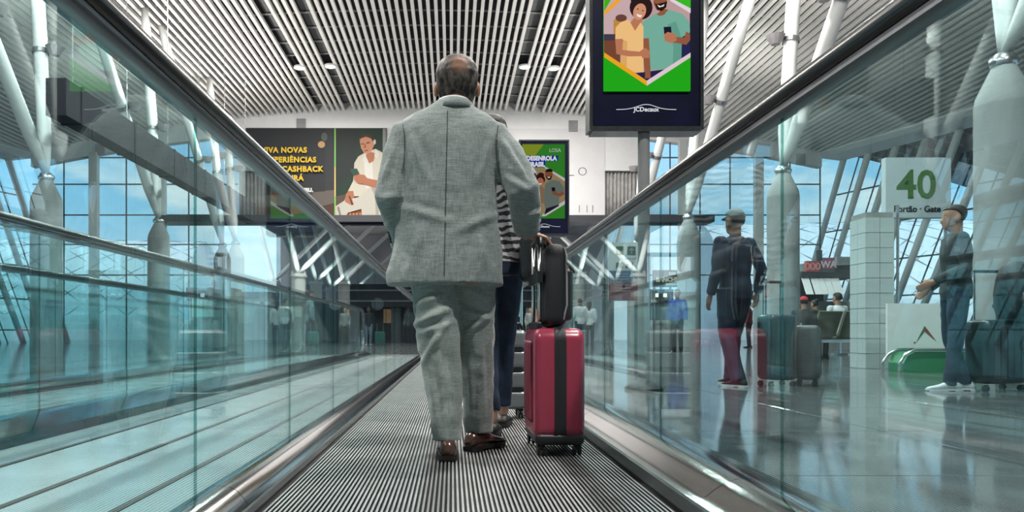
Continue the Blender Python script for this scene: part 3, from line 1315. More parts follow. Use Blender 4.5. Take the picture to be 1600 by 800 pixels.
def sign1(r, w, z0, z1):
    # the close-up of the photograph: 724 px over 190 px of the picture at 6.5 m
    pxm = 6.5 / F            # metres per picture pixel
    zb = EYE + (CY - 143) * pxm
    a = Art(1010.5, 143, pxm, layer=.0006)
    a.clip = (943.5, -95, 1078.5, 143.2)
    a.poly([(943, -95), (1079, -95), (1079, 143.3), (943, 143.3)], (36, 172, 28))
    a.poly([(943, -95), (1010, -95), (943, -20)], (120, 180, 30))
    u, v, k = 920.0, 0.0, 1 / 3.81
    couple(a, u, v, k, True)

    def Q(*pts):
        return [(u + x * k, v + y * k) for x, y in pts]
    a.poly(Q((92, 318), (345, 486), (345, 516), (92, 348)), (240, 168, 40))
    a.poly(Q((345, 486), (606, 318), (606, 346), (345, 516)), (226, 208, 214))
    a.poly(Q((92, 348), (345, 516), (606, 346), (606, 547), (92, 547)), (36, 172, 28))
    a.poly(Q((92, -60), (170, -60), (92, 75)), (70, 180, 26))
    a.poly(Q((92, 75), (190, -20), (205, -2), (92, 100)), (250, 170, 46))
    a.poly(Q((500, 0), (606, 58), (606, 88), (480, 12)), (232, 220, 226))
    a.poly(Q((500, -60), (606, -60), (606, 60), (490, -2)), (60, 190, 40))
    a.oval(u + 320 * k, v - 90 * k, 60 * k, 40 * k, (36, 172, 28))
    o = a.build('screen', r)
    o.location = (0, -.004, zb)
    swoosh(r, 0, -.006, EYE + (CY - 171) * pxm, .53, .054)


sx1 = (1009.5 - CX) / F * 6.5
display('advertising_display', (sx1, 6.5, 0), 168 * 6.5 / F, EYE + (CY - 198) * 6.5 / F, EYE + (CY + 118) * 6.5 / F,
        'large advertising display showing a smiling couple on bright green, hung high above the right handrail', sign1)

S2Y = 13.6


def sign2(r, w, z0, z1):
    pxm = S2Y / F
    a = Art(850, 341, pxm, layer=.001, glow=.62)
    a.clip = (816, 225.5, 882.5, 341.5)
    a.poly([(816, 225), (883, 225), (883, 342), (816, 342)], (60, 150, 50))
    a.poly([(816, 225), (850, 225), (822, 262), (816, 270)], (150, 170, 50))
    a.poly([(816, 262), (850, 262), (883, 282), (883, 318), (850, 336), (816, 330)], (172, 150, 110))
    a.poly([(849, 261), (853, 261), (883, 279), (883, 284)], (228, 220, 220))
    a.poly([(848, 335), (883, 313), (883, 319), (852, 338), (846, 338)], (228, 224, 220))
    # man
    a.poly([(852, 287), (862, 281), (874, 283), (881, 293), (881, 301), (874, 304), (873, 322), (853, 330), (848, 310)], (118, 130, 122))
    a.oval(857.5, 272.5, 6, 8.5, SKIN2)
    a.poly([(851.5, 268), (855, 264), (861, 264), (864, 268), (863, 268.5), (852, 269)], (30, 22, 22))
    a.poly([(853, 276), (862, 275), (860.5, 281), (856, 281.5)], (40, 26, 24))
    a.poly([(855, 276.5), (860, 276), (858.5, 278.5), (856, 278.5)], (235, 228, 222))
    a.limb([(880, 301), (875, 305), (866, 303)], [6, 5, 4], SKIN2)
    a.poly([(861.5, 293), (867, 293), (867.5, 301), (862.5, 301)], (24, 26, 36))
    a.poly([(862, 299), (870, 299), (870, 304), (864, 305)], SKIN2)
    a.poly([(853, 326), (873, 320), (873, 322), (850, 336)], (34, 34, 60))
    # woman
    a.oval(845, 274, 5, 4, (66, 26, 28))
    a.oval(842.5, 281, 9, 8, (66, 26, 28))
    a.oval(844, 284.5, 5.5, 6.5, SKIN)
    a.poly([(841, 287), (847, 286.5), (845.5, 289), (842.5, 289)], (244, 236, 232))
    a.poly([(836, 296), (846, 291), (851, 296), (850, 318), (836, 318)], (150, 124, 96))
    # headline box
    a.poly([(816, 243.5), (872, 243.5), (872, 252), (816, 252)], (28, 60, 170))
    a.poly([(816, 252), (852, 252), (852, 261.5), (816, 261.5)], (28, 60, 170))
    o = a.build('screen', r)
    zb = EYE + (CY - 341) * pxm
    o.location = (0, -.004, zb)
    white = ink_mat((235, 236, 245), .8)
    for t, px, py, s in (('DESENROLA', 845.8, 251, 9.4), ('BRASIL', 838, 260.5, 9.6)):
        x, y, z = a.pos(px, py)
        text_mesh(t, s * pxm, 'lettering', white, o, (x, y, z), align='CENTER', bold=.006, sx=.9)
    x, y, z = a.pos(867, 238)
    text_mesh('LOSA', 8 * pxm, 'lettering', ink_mat((200, 214, 200), .7), o, (x, y, z), align='CENTER', sx=.95)
    swoosh(r, 0, -.006, EYE + (CY - 354) * pxm, .6, .05)


display('advertising_display', ((850 - CX) / F * S2Y, S2Y, 0), 74 * S2Y / F, EYE + (CY - 365) * S2Y / F, EYE + (CY - 221) * S2Y / F,
        "smaller dark-framed advertising display with a blue headline box, beside the suited man's right arm", sign2)

# billboard on the far wall
BY = 35.86
bb = empty('billboard', (0, BY, 0))
tag(bb, 'wide dark billboard with yellow lettering and a seated man in white on the far wall', 'billboard')
pxm = BY / F


def bx(px):
    return (px - CX) * pxm


def bz(py):
    return EYE + (CY - py) * pxm


q = MB()
q.box(bx(384), bx(604), 0, .12, bz(351), bz(200))
q.build('panel', M['black'], bb)
q = MB()
q.box(bx(384), bx(604), -.03, .1, bz(351.5), bz(340.5))
q.build('lower_rail', M['bezel'], bb)
a = Art(384, 351, pxm, layer=.003, glow=0)
u, v, k = 380.0, 195.0, 1 / 5.0
a.clip = (384.5, 201, 603, 340.5)


def P(*pts):
    return [(u + x * k, v + y * k) for x, y in pts]


a.poly(P((24, 28), (715, 28), (715, 730), (24, 730)), (62, 64, 68))
a.poly(P((24, 560), (560, 520), (715, 510), (715, 730), (24, 730)), (112, 104, 98))
a.poly(P((24, 640), (600, 640), (715, 610), (715, 730), (24, 730)), (86, 64, 54))
a.poly(P((24, 28), (640, 28), (640, 520), (24, 560)), (56, 58, 62))
a.oval(u + 612 * k, v + 155 * k, 28 * k, 26 * k, (214, 172, 120))
a.oval(u + 634 * k, v + 95 * k, 24 * k, 34 * k, (100, 104, 104))
a.poly(P((725, 28), (1116, 28), (1116, 730), (725, 730)), (38, 62, 50))
a.poly(P((725, 28), (900, 28), (860, 380), (725, 500)), (46, 54, 52))
a.poly(P((725, 560), (1116, 480), (1116, 730), (725, 730)), (96, 84, 70))
a.poly(P((1090, 28), (1116, 28), (1116, 240), (1090, 240)), (150, 152, 150))
a.poly(P((713, 28), (724, 28), (724, 730), (713, 730)), (150, 214, 110))
a.poly(P((713, 330), (724, 330), (724, 560), (713, 560)), (236, 208, 130))
# seated man
a.poly(P((800, 680), (930, 660), (930, 730), (800, 730)), (150, 84, 50))
for j in range(4):
    a.poly(P((830 + 26 * j, 690), (844 + 26 * j, 688), (844 + 26 * j, 728), (830 + 26 * j, 728)), (214, 150, 110))
a.poly(P((870, 300), (900, 250), (960, 215), (1035, 190), (1100, 225), (1140, 270), (1150, 520), (1000, 560), (850, 560), (820, 520), (860, 440)), (222, 214, 196))
a.poly(P((955, 250), (1010, 300), (1020, 480), (960, 500), (945, 300)), (238, 234, 226))
a.poly(P((955, 235), (1000, 215), (1035, 225), (1020, 285), (985, 305)), SKIN)
a.poly(P((1035, 190), (1062, 225), (1050, 268), (1025, 250)), (236, 230, 214))
a.poly(P((945, 240), (962, 232), (950, 300), (932, 280)), (236, 230, 214))
a.poly(P((910, 115), (925, 85), (965, 68), (1005, 85), (1022, 125), (1024, 165), (1005, 205), (975, 232), (945, 222), (922, 185)), SKIN3)
a.poly(P((910, 122), (920, 88), (965, 66), (1008, 84), (1026, 130), (1018, 140), (1000, 110), (960, 96), (925, 108)), (74, 52, 44))
a.oval(u + 1028 * k, v + 138 * k, 10 * k, 20 * k, (226, 210, 200))
a.poly(P((922, 152), (944, 148), (944, 155), (922, 158)), (60, 36, 30))
a.poly(P((964, 142), (990, 138), (990, 146), (964, 150)), (60, 36, 30))
a.poly(P((945, 205), (978, 196), (975, 206), (950, 212)), (150, 80, 70))
a.poly(P((948, 150), (958, 150), (962, 184), (944, 188)), (176, 104, 80))
a.limb(P((1092, 480), (1000, 455), (920, 430)), [70 * k, 56 * k, 44 * k], SKIN)
a.poly(P((862, 400), (900, 390), (950, 395), (978, 430), (960, 470), (900, 462), (870, 432)), SKIN)
a.poly(P((836, 348), (890, 345), (912, 388), (870, 402), (848, 380)), (52, 84, 70))
a.poly(P((1085, 300), (1140, 280), (1150, 500), (1085, 500), (1095, 420)), (206, 198, 178))
a.poly(P((820, 520), (862, 520), (870, 575), (830, 610), (790, 595)), SKIN)
a.poly(P((725, 640), (800, 590), (900, 570), (1000, 490), (1090, 500), (1150, 560), (1140, 730), (930, 730), (925, 660), (820, 690), (800, 730), (725, 730)), (214, 208, 196))
a.poly(P((1000, 490), (1030, 560), (1040, 730), (1060, 730), (1066, 560), (1090, 500)), (180, 172, 160))
a.poly(P((735, 650), (760, 730), (775, 730), (752, 640)), (150, 138, 128))
a.poly(P((805, 540), (838, 540), (868, 625), (850, 632), (800, 605)), SKIN)
a.poly(P((826, 560), (834, 558), (862, 628), (852, 630)), (60, 40, 36))
art = a.build('printed_picture', bb)
art.location = (bx(384), -.004, bz(351))
gold = ink_mat((250, 208, 60), 0)
wht = ink_mat((235, 235, 235), 0)
for t, px, py, s in (('VIVA NOVAS', 480.5, 239.5, 11.5), ('EXPERIÊNCIAS', 495, 254.5, 11.5), ('COM CASHBACK', 505.5, 269, 11.7), ('FATURÁ', 475, 283, 11.5)):
    x, y, z = a.pos(px, py)
    text_mesh(t, s * pxm, 'lettering', gold, bb, (bx(px), -.16, bz(py)), bold=.016, space=1.12, sx=.98, align='RIGHT')
text_mesh('É SEU.', 7.6 * pxm, 'lettering', wht, bb, (bx(490), -.16, bz(300.5)), bold=.02, space=1.1, align='RIGHT')

# way-finding panel with mirrored print, standing in for a reflection in the glass
WY = 9.5


def flat_sign(name, px0, px1, py0, py1, Y, label, posts=True):
    kx = Y / F
    c = at((px0 + px1) / 2, py1, Y)
    r = empty(name, (c.x, Y, 0))
    tag(r, label, 'sign')
    w = (px1 - px0) * kx
    z0 = EYE + (CY - py1) * kx
    z1 = EYE + (CY - py0) * kx
    return r, w, z0, z1, kx


r, w, z0, z1, kx = flat_sign('reflected_sign_panel', 951, 1000, 379, 470, WY, 'pale panel with mirrored digits and white arrows, standing in for a sign reflected in the right glass')
pale = mat('sign_pale', (.80, .86, .85), .4)
q = MB()
q.box(-w / 2, w / 2, 0, .03, z0, z1)
q.build('board', pale, r)
for sx_ in (-1, 1):
    q = MB()
    q.box(sx_ * w * .4 - .02, sx_ * w * .4 + .02, .03, .07, 0, z1)
    q.build('post', M['steel'], r)
a = Art(951, 470, kx, layer=.0008, glow=0)
a.poly([(962, 385), (974, 385), (974, 398.5), (962, 398.5)], (92, 142, 104))
a.poly([(980, 385), (993, 385), (993, 398.5), (980, 398.5)], (76, 122, 92))
a.poly([(951, 423), (1000, 423), (1000, 441), (951, 441)], (104, 146, 178))
a.poly([(951, 441), (1000, 441), (1000, 470), (951, 470)], (142, 74, 84))
wc = (226, 236, 232)
for cx, y0_, y1_ in ((986.5, 387, 397), (990, 426, 439)):
    h = y1_ - y0_
    a.poly([(cx - .7, y0_ + 1), (cx + .7, y0_ + 1), (cx + .7, y1_), (cx - .7, y1_)], wc)
    a.poly([(cx, y0_), (cx + h * .4, y0_ + h * .42), (cx + h * .4 - 1.6, y0_ + h * .42 + .8), (cx, y0_ + 2.4), (cx - h * .4 + 1.6, y0_ + h * .42 + .8), (cx - h * .4, y0_ + h * .42)], wc)
# little aeroplane
a.poly([(964, 391), (966, 390.3), (972.5, 393), (972.8, 394.5), (971, 394.6), (964.5, 392.4)], wc)
a.poly([(967, 392), (969.5, 393), (966.5, 396.8), (965.4, 396.5)], wc)
for yy in (427.5, 431.5, 435.5):
    a.poly([(960 + (yy % 3), yy), (981, yy), (981, yy + 1.4), (960 + (yy % 3), yy + 1.4)], (196, 214, 226))
for yy in (445, 449.5, 454):
    a.poly([(958 + (yy % 4), yy), (985, yy), (985, yy + 1.2), (958 + (yy % 4), yy + 1.2)], (216, 190, 192))
art = a.build('printed_face', r)
art.location = (-w / 2, -.003, z0)
dk = ink_mat((44, 60, 66), 0)
x, y, z = a.pos(976, 418.5)
text_mesh('1 a 38', 11.5 * kx, 'lettering', dk, r, (x - w / 2, y - .004, z + z0), align='CENTER', mirror=True, bold=.002)
text_mesh('Portões', 5.6 * kx, 'lettering', dk, r, (a.pos(984.5, 406)[0] - w / 2, y - .004, a.pos(0, 406)[2] + z0), align='CENTER', mirror=True)

# gate sign
r, w, z0, z1, kx = flat_sign('gate_sign', 1384, 1486, 246, 340, 11.6, 'pale square gate sign with a green 40 above the baggage gauge')
gs_ = mat('gate_sign_face', (.50, .55, .58), .35)
q = MB()
q.box(-w / 2, w / 2, 0, .12, z0, z1)
q.build('board', gs_, r)
for sx_ in (-1, 1):
    q = MB()
    q.tube([(sx_ * w * .46, .06, 0), (sx_ * w * .46, .06, z1)], .03, 10)
    q.build('post', M['steel'], r)
grn = ink_mat((72, 126, 52), 0)
text_mesh('40', 62 * kx, 'lettering', grn, r, (-.03, -.004, z0 + 31 * kx), align='CENTER', bold=.012)
text_mesh('Portão · Gate', 13.5 * kx, 'lettering', ink_mat((34, 44, 48), 0), r, (-.02, -.004, z0 + 9 * kx), align='CENTER', bold=.004, sx=.98)
# ------------------------------------------------------------------ people
M['skin'] = mat('skin_warm', (.42, .22, .15), .5, noise_amt=.12, noise_scale=20)
M['skin_dark'] = mat('skin_brown', (.22, .11, .07), .5, noise_amt=.12, noise_scale=20)
M['skin_light'] = mat('skin_light', (.55, .34, .25), .5, noise_amt=.1, noise_scale=20)
M['eye'] = mat('eye_white', (.8, .8, .78), .2)
M['hair'] = mat('dark_hair', (.018, .013, .011), .55, noise_amt=.5, noise_scale=60, bump=.6, bump_scale=160)
M['jacket'] = weave('grey_green_suiting', (.36, .405, .392), (.17, .205, .203), 380)
M['trouser'] = weave('pale_grey_green_suiting', (.39, .445, .42), (.20, .24, .23), 380)
M['leather'] = mat('brown_leather', (.085, .042, .030), .22, noise_amt=.4, noise_scale=14, coat=.5, bump=.15, bump_scale=50)
M['sole'] = mat('dark_sole', (.012, .010, .010), .5)
M['jeans'] = mat('dark_blue_denim', (.012, .026, .058), .8, noise_amt=.35, noise_scale=16, bump=.3, bump_scale=300)
M['navy'] = mat('navy_cloth', (.012, .020, .042), .8, noise_amt=.5, noise_scale=9)
M['darkcloth'] = mat('charcoal_cloth', (.025, .028, .032), .85, noise_amt=.3)
M['whitecloth'] = mat('white_cloth', (.72, .74, .76), .8, noise_amt=.06)
M['bluecloth'] = mat('royal_blue_cloth', (.02, .06, .30), .8, noise_amt=.2)
M['greycloth'] = mat('grey_cloth', (.22, .25, .25), .8, noise_amt=.2)
M['redcap'] = mat('red_knit', (.55, .03, .05), .8, noise_amt=.2)
M['maroon'] = mat('maroon_cloth', (.16, .03, .045), .8, noise_amt=.2)
M['greenfloorcloth'] = mat('teal_shell', (.03, .20, .17), .5)


def zebra(name):
    m = mat(name, (.5, .5, .5), .8)
    t = m.node_tree
    c = t.nodes.new('ShaderNodeTexCoord')
    w = t.nodes.new('ShaderNodeTexWave')
    w.inputs['Scale'].default_value = 9
    w.inputs['Distortion'].default_value = 9
    w.inputs['Detail'].default_value = 2
    w.bands_direction = 'Z'
    r = t.nodes.new('ShaderNodeValToRGB')
    r.color_ramp.elements[0].position = .42
    r.color_ramp.elements[0].color = (.03, .03, .035, 1)
    r.color_ramp.elements[1].position = .55
    r.color_ramp.elements[1].color = (.52, .52, .54, 1)
    t.links.new(c.outputs['Object'], w.inputs['Vector'])
    t.links.new(w.outputs['Fac'], r.inputs[0])
    t.links.new(r.outputs[0], t.nodes['Principled BSDF'].inputs['Base Color'])
    return m


M['zebra'] = zebra('black_white_print')


def balding(name, spot):
    """short dark hair greying at the sides, thin over the crown spot"""
    m = mat(name, (.02, .015, .012), .6)
    t = m.node_tree
    L = t.links.new
    b = t.nodes['Principled BSDF']
    c = t.nodes.new('ShaderNodeTexCoord')
    n = t.nodes.new('ShaderNodeTexNoise')
    n.inputs['Scale'].default_value = 55
    n.inputs['Detail'].default_value = 6
    mp_ = t.nodes.new('ShaderNodeMapping')
    mp_.inputs['Scale'].default_value = (1, 1, .45)
    L(c.outputs['Object'], mp_.inputs[0])
    L(mp_.outputs[0], n.inputs['Vector'])
    hr = t.nodes.new('ShaderNodeValToRGB')
    hr.color_ramp.elements[0].position = .40
    hr.color_ramp.elements[0].color = (.010, .007, .006, 1)
    hr.color_ramp.elements[1].position = .66
    hr.color_ramp.elements[1].color = (.16, .13, .11, 1)
    L(n.outputs['Fac'], hr.inputs[0])
    d = t.nodes.new('ShaderNodeVectorMath')
    d.operation = 'DISTANCE'
    d.inputs[1].default_value = spot
    L(c.outputs['Object'], d.inputs[0])
    ad = t.nodes.new('ShaderNodeMath')
    ad.operation = 'MULTIPLY_ADD'
    L(n.outputs['Fac'], ad.inputs[0])
    ad.inputs[1].default_value = .05
    L(d.outputs['Value'], ad.inputs[2])
    r = t.nodes.new('ShaderNodeMapRange')
    r.inputs['From Min'].default_value = .045
    r.inputs['From Max'].default_value = .070
    r.inputs['To Min'].default_value = .8
    r.inputs['To Max'].default_value = 0
    L(ad.outputs[0], r.inputs['Value'])
    x = t.nodes.new('ShaderNodeMix')
    x.data_type = 'RGBA'
    x.inputs['B'].default_value = (.33, .17, .11, 1)
    L(hr.outputs[0], x.inputs['A'])
    L(r.outputs[0], x.inputs['Factor'])
    L(x.outputs['Result'], b.inputs['Base Color'])
    bu = t.nodes.new('ShaderNodeBump')
    bu.inputs['Strength'].default_value = .7
    bu.inputs['Distance'].default_value = .006
    L(n.outputs['Fac'], bu.inputs['Height'])
    L(bu.outputs[0], b.inputs['Normal'])
    return m


def fuse(mb, name, m, parent, voxel, smooth=2, wrinkle=None, folds=None):
    """one continuous surface from overlapping closed shapes"""
    me = mb.mesh(name)
    o = bpy.data.objects.new(name, me)
    COL.objects.link(o)
    r = o.modifiers.new('r', 'REMESH')
    r.mode = 'VOXEL'
    r.voxel_size = voxel
    if smooth:
        s_ = o.modifiers.new('s', 'SMOOTH')
        s_.factor = .5
        s_.iterations = smooth
    dg = bpy.context.evaluated_depsgraph_get()
    me2 = bpy.data.meshes.new_from_object(o.evaluated_get(dg))
    bpy.data.objects.remove(o)
    bpy.data.meshes.remove(me)
    me2.name = name
    if wrinkle or folds:
        nm = [v.normal.copy() for v in me2.vertices]
        for v, nn in zip(me2.vertices, nm):
            d = 0
            for amp, sx, sy, sz, off in (wrinkle or ()):
                p = v.co
                d += amp * noise.noise(Vector((p.x * sx + off, p.y * sy, p.z * sz)))
            for fx0, fz0, fx1, fz1, wd, amp in (folds or ()):
                # a crease drawn from one point to another on the cloth (x, z), seen from behind
                ax, az = fx1 - fx0, fz1 - fz0
                l2 = ax * ax + az * az
                t_ = max(0, min(1, ((v.co.x - fx0) * ax + (v.co.z - fz0) * az) / l2))
                dx, dz = v.co.x - fx0 - ax * t_, v.co.z - fz0 - az * t_
                dist = (dx * -az + dz * ax) / math.sqrt(l2) / wd
                rr = (dx * dx + dz * dz) / (wd * wd)
                if rr < 9 and nn.y < .3:
                    d += amp * (math.exp(-(dist - .0) ** 2 * 2) - .6 * math.exp(-(dist - 1.2) ** 2 * 2)) * math.sin(PI * min(1, t_ * .8 + .15)) * math.exp(-max(0, rr - dist * dist))
            v.co += nn * d
    for p in me2.polygons:
        p.use_smooth = True
    me2.materials.clear()
    return link(name, me2, m, parent)


BASE = dict(hipL=(-.09, 0, .93), kneeL=(-.095, .015, .50), ankL=(-.095, -.02, .085), shL=(-.185, 0, 1.42), elL=(-.235, -.02, 1.14), wrL=(-.245, .06, .90),
            hipR=(.09, 0, .93), kneeR=(.095, .015, .50), ankR=(.095, -.02, .085), shR=(.185, 0, 1.42), elR=(.235, -.02, 1.14), wrR=(.245, .06, .90),
            neck=(0, -.01, 1.46), chin=(0, .005, 1.515), pelvis=(0, 0, .95), chest=(0, 0, 1.28))


def head_rings(c, sx, sy, sz, yaw, tilt, grow=0.0, z_min=0.0, hair=False, n=20):
    spec = [(.0, .030, .080, .010), (.022, .047, .094, -.020), (.05, .058, .098, -.045), (.08, .066, .097, -.070), (.115, .072, .096, -.090),
            (.15, .075, .096, -.098), (.185, .071, .088, -.094), (.21, .057, .066, -.074), (.226, .034, .038, -.045), (.233, .012, .012, -.02)]
    out = []
    R = Matrix.Rotation(yaw, 3, 'Z') @ Matrix.Rotation(tilt, 3, 'X')
    for z, a, yf, yb in spec:
        if z < z_min:
            continue
        zz = z
        if hair:
            if z < .17:
                yf = -.012 + (.03 if z > .12 else 0)
            a += grow
            yb -= grow
            yf += grow * (1 if z >= .17 else 0)
            zz = z + grow * (z / .233)
        cy, b = (yf + yb) / 2, (yf - yb) / 2
        r = []
        for k in range(n):
            t = 2 * PI * k / n
            p = Vector((a * sx * math.cos(t), (cy + b * math.sin(t)) * sy, zz * sz))
            r.append(tuple(Vector(c) + R @ p))
        out.append(r)
    return out, R


def hand(mb, wr, d, n, thumb, s, curl):
    d = d.normalized()
    n = (n - d * n.dot(d)).normalized()
    w = d.cross(n)
    if w.dot(thumb) < 0:
        w = -w
    rings = []
    for t, hw, th in ((-.03, .026, .021), (.0, .027, .019), (.03, .036, .017), (.06, .042, .016), (.088, .040, .013), (.096, .034, .008)):
        c = wr + d * t * s
        rings.append([c + w * hw * s * math.cos(2 * PI * k / 12) + n * th * s * math.sin(2 * PI * k / 12) for k in range(12)])
    mb.loft(rings)
    for i, L_ in enumerate((.070, .079, .074, .058)):
        p = wr + d * .080 * s + w * (.030 - .0205 * i) * s
        a = curl * .5
        pts = [p]
        for f in (.46, .30, .24):
            dirv = d * math.cos(a) + n * math.sin(a)
            p = p + dirv * (L_ * f + (.012 if f == .46 else 0)) * s
            pts.append(p)
            a += curl
        mb.tube(pts, [.0096 * s, .009 * s, .0085 * s, .007 * s], 8, round_ends=True)
    p = wr + d * .025 * s + w * .028 * s
    v1 = (d * .75 + w * .55 + n * .35).normalized()
    v2 = (d * .85 + w * .15 + n * (.3 + curl * .4)).normalized()
    mb.tube([p, p + v1 * .042 * s, p + v1 * .042 * s + v2 * .036 * s], [.013 * s, .011 * s, .008 * s], 8, round_ends=True)


def shoe(parent, ank, yaw, s, upper, sole_m, low=False, name='shoe'):
    o = Vector((ank.x, ank.y, ank.z - .085 * s))
    d = Vector((-math.sin(yaw), math.cos(yaw), 0))
    r = Vector((math.cos(yaw), math.sin(yaw), 0))
    prof = [(-.088, .020, .05), (-.078, .030, .078), (-.05, .036, .092), (-.01, .037, .098), (.035, .038, .088), (.075, .042, .066), (.115, .046, .052), (.155, .042, .044), (.185, .031, .036), (.200, .014, .028)]
    q = MB()
    rings = []
    for t, hw, h in prof:
        if low:
            h *= .75
        c = o + d * t * s
        rg = []
        for k in range(14):
            a = 2 * PI * k / 14
            x = hw * math.cos(a) * s
            z = .018 * s + (h * s - .018 * s) * (.5 + .5 * math.copysign(abs(math.sin(a)) ** .8, math.sin(a)))
            if z > .05 * s:
                x *= 1 - .35 * (z / s - .05) / .05
            rg.append(tuple(c + r * x + Vector((0, 0, z))))
        rings.append(rg)
    q.loft(rings)
    ob = q.build(name, upper, parent, smooth=True)
    so_ = MB()
    for (t0, t1, z0, z1) in ((-.092, .205, .006, .022), (-.090, -.03, 0, .02), (.03, .19, 0, .012)):
        pts = []
        ts = [t0 + (t1 - t0) * j / 8 for j in range(9)]

        def wdt(t):
            for (a, wa, _), (b, wb_, _) in zip(prof, prof[1:]):
                if a <= t <= b:
                    return wa + (wb_ - wa) * (t - a) / (b - a)
            return .016 if t > .1 else .022
        left = [o + d * t * s - r * (wdt(t) + .004) * s for t in ts]
        right = [o + d * t * s + r * (wdt(t) + .004) * s for t in reversed(ts)]
        ring = left + right
        so_.loft([[tuple(p + Vector((0, 0, z0 * s))) for p in ring], [tuple(p + Vector((0, 0, z1 * s))) for p in ring]])
    so_.build('sole', sole_m, ob)
    return ob


def person(label, loc, yaw, H, pose=None, top=None, bottom=None, shoes=None, skin=None, hair='short', hair_m=None, girth=1.0, head_yaw=0.0, head_tilt=0.0,
           voxel=.011, sit=0.0, leg_r=(.088, .066, .058), sleeve_r=(.064, .052, .044), hem=.86, sleeve=1.0, curl=(.35, .35), palm=((1, 0, 0), (-1, 0, 0)), foot_yaw=(.12, -.12),
           bare_ankle=False, name='person', cap=None, sole_m=None, torso=None, headw=1.0, wrinkle_t=None, wrinkle_b=None, folds_t=None, folds_b=None, body_grow=-.014, hand_dir=(None, None), thumb=None, low_shoe=False, hscale=(1, 1, 1)):
    s = H / 1.75
    J = {k_: Vector(v_) for k_, v_ in BASE.items()}
    if sit:
        for k_ in J:
            if k_[:3] not in ('kne', 'ank'):
                J[k_].z -= sit
    for k_, v_ in (pose or {}).items():
        J[k_] = Vector(v_)
    for k_ in J:
        J[k_] = J[k_] * s
    root = empty(name, loc, yaw)
    tag(root, label, 'person')
    g = girth
    dz = -sit * s
    b = MB()
    if torso is None:
        torso = [(.86, .150, .105), (.93, .165, .115), (1.00, .155, .108), (1.08, .143, .100), (1.18, .152, .105), (1.28, .168, .112), (1.36, .180, .105), (1.42, .165, .085), (1.455, .095, .065), (1.48, .062, .058)]
    lean = J['neck'] - Vector((0, -.01, 1.46)) * s - Vector((0, 0, dz))

    def trings(grow, zmin=0, zmax=9, cut=None):
        out = []
        for z, a, bb_ in torso:
            if z < zmin or z > zmax:
                continue
            t_ = max(0, (z - .93) / .53)
            out.append((z * s + dz + lean.z * t_, lean.x * t_ + J['pelvis'].x, lean.y * t_ - .01 * s + J['pelvis'].y, (a * g + grow) * s, (bb_ * g + grow) * s))
        return out
    # body
    b.rings_z(trings(body_grow), 18)
    b.tube([J['neck'] - Vector((0, 0, .06 * s)), J['neck'] + Vector((0, 0, .03 * s)), J['chin'] + Vector((0, -.015, .07)) * s], [.062 * s, .056 * s, .055 * s], 12)
    hr_, R = head_rings(J['chin'], s * headw * hscale[0], s * hscale[1], s * hscale[2], head_yaw, head_tilt)
    b.loft(hr_)
    hc = J['chin']

    def hp(x, y, z):
        return hc + R @ (Vector((x * headw * hscale[0], y * hscale[1], z * hscale[2])) * s)
    b.tube([hp(0, .090, .125), hp(0, .104, .095), hp(0, .112, .078)], [.008 * s, .011 * s, .013 * s], 8, round_ends=True)
    b.ball(hp(0, .094, .047), (.022 * s, .010 * s, .007 * s))
    for sx_ in (-1, 1):
        b.ball(hp(.079 * sx_, -.012, .100), (.011 * s, .022 * s, .034 * s))
    vx = voxel * s
    for side, sg in (('L', -1), ('R', 1)):
        i = 0 if side == 'L' else 1
        sh, el, wr = J['sh' + side], J['el' + side], J['wr' + side]
        b.tube([sh, sh.lerp(el, .5), el, el.lerp(wr, .45), wr], [.050 * s, .044 * s, .038 * s, .036 * s, .027 * s], 10, round_ends=True)
        hand(b, wr, Vector(hand_dir[i]) if hand_dir[i] else wr - el, Vector(palm[i]), Vector((0, 1, 0.01)) if not sit else Vector((-sg, .3, .2)), s, curl[i])
        hp_, kn, an = J['hip' + side], J['knee' + side], J['ank' + side]
        b.tube([hp_, hp_.lerp(kn, .5), kn, kn.lerp(an, .35), an], [.078 * s, .060 * s, .044 * s, .042 * s, .034 * s], 10, round_ends=True)
        fy = foot_yaw[i]
        fd = Vector((-math.sin(fy), math.cos(fy), 0))
        ft = an - Vector((0, 0, .052 * s))
        b.tube([ft - fd * .05 * s, ft + fd * .06 * s - Vector((0, 0, .004 * s)), ft + fd * .14 * s - Vector((0, 0, .012 * s))], [.030 * s, .028 * s, .017 * s], 8, round_ends=True)
    fuse(b, 'body', skin or M['skin'], root, vx, 2)
    for sx_ in (-1, 1):
        e_ = MB()
        e_.ball(hp(.031 * sx_, .073, .117), .0125 * s, 8, 6)
        e_.ball(hp(.031 * sx_, .0835, .117), .0045 * s, 6, 4, mi=1)
        e_.build('eye', [M['eye'], M['black']], root, smooth=True)
    # hair
    hm = hair_m or M['hair']
    if hair in ('short', 'long', 'bun'):
        q = MB()
        rr, _ = head_rings(hc, s * headw, s, s, head_yaw, head_tilt, grow=.007, z_min=.07, hair=True)
        q.loft(rr)
        if hair == 'long':
            q.tube([hp(0, -.06, .16), hp(0, -.085, .05), hp(0, -.085, -.10)], [.078 * s, .075 * s, .05 * s], 12, round_ends=True)
        if hair == 'bun':
            q.ball(hp(0, -.08, .215), .045 * s)
        q2 = fuse(q, 'hair', hm, root, .007 * s, 1)
    if cap is not None:
        q = MB()
        rr, _ = head_rings(hc, s * headw, s, s, head_yaw, head_tilt, grow=.012, z_min=.14, hair=True)
        q.loft(rr)
        q.tube([hp(0, .05, .165), hp(0, .10, .16), hp(0, .155, .15)], [.06 * s, .062 * s, .04 * s], 12, flat=.18)
        fuse(q, 'cap', cap, root, .007 * s, 1)
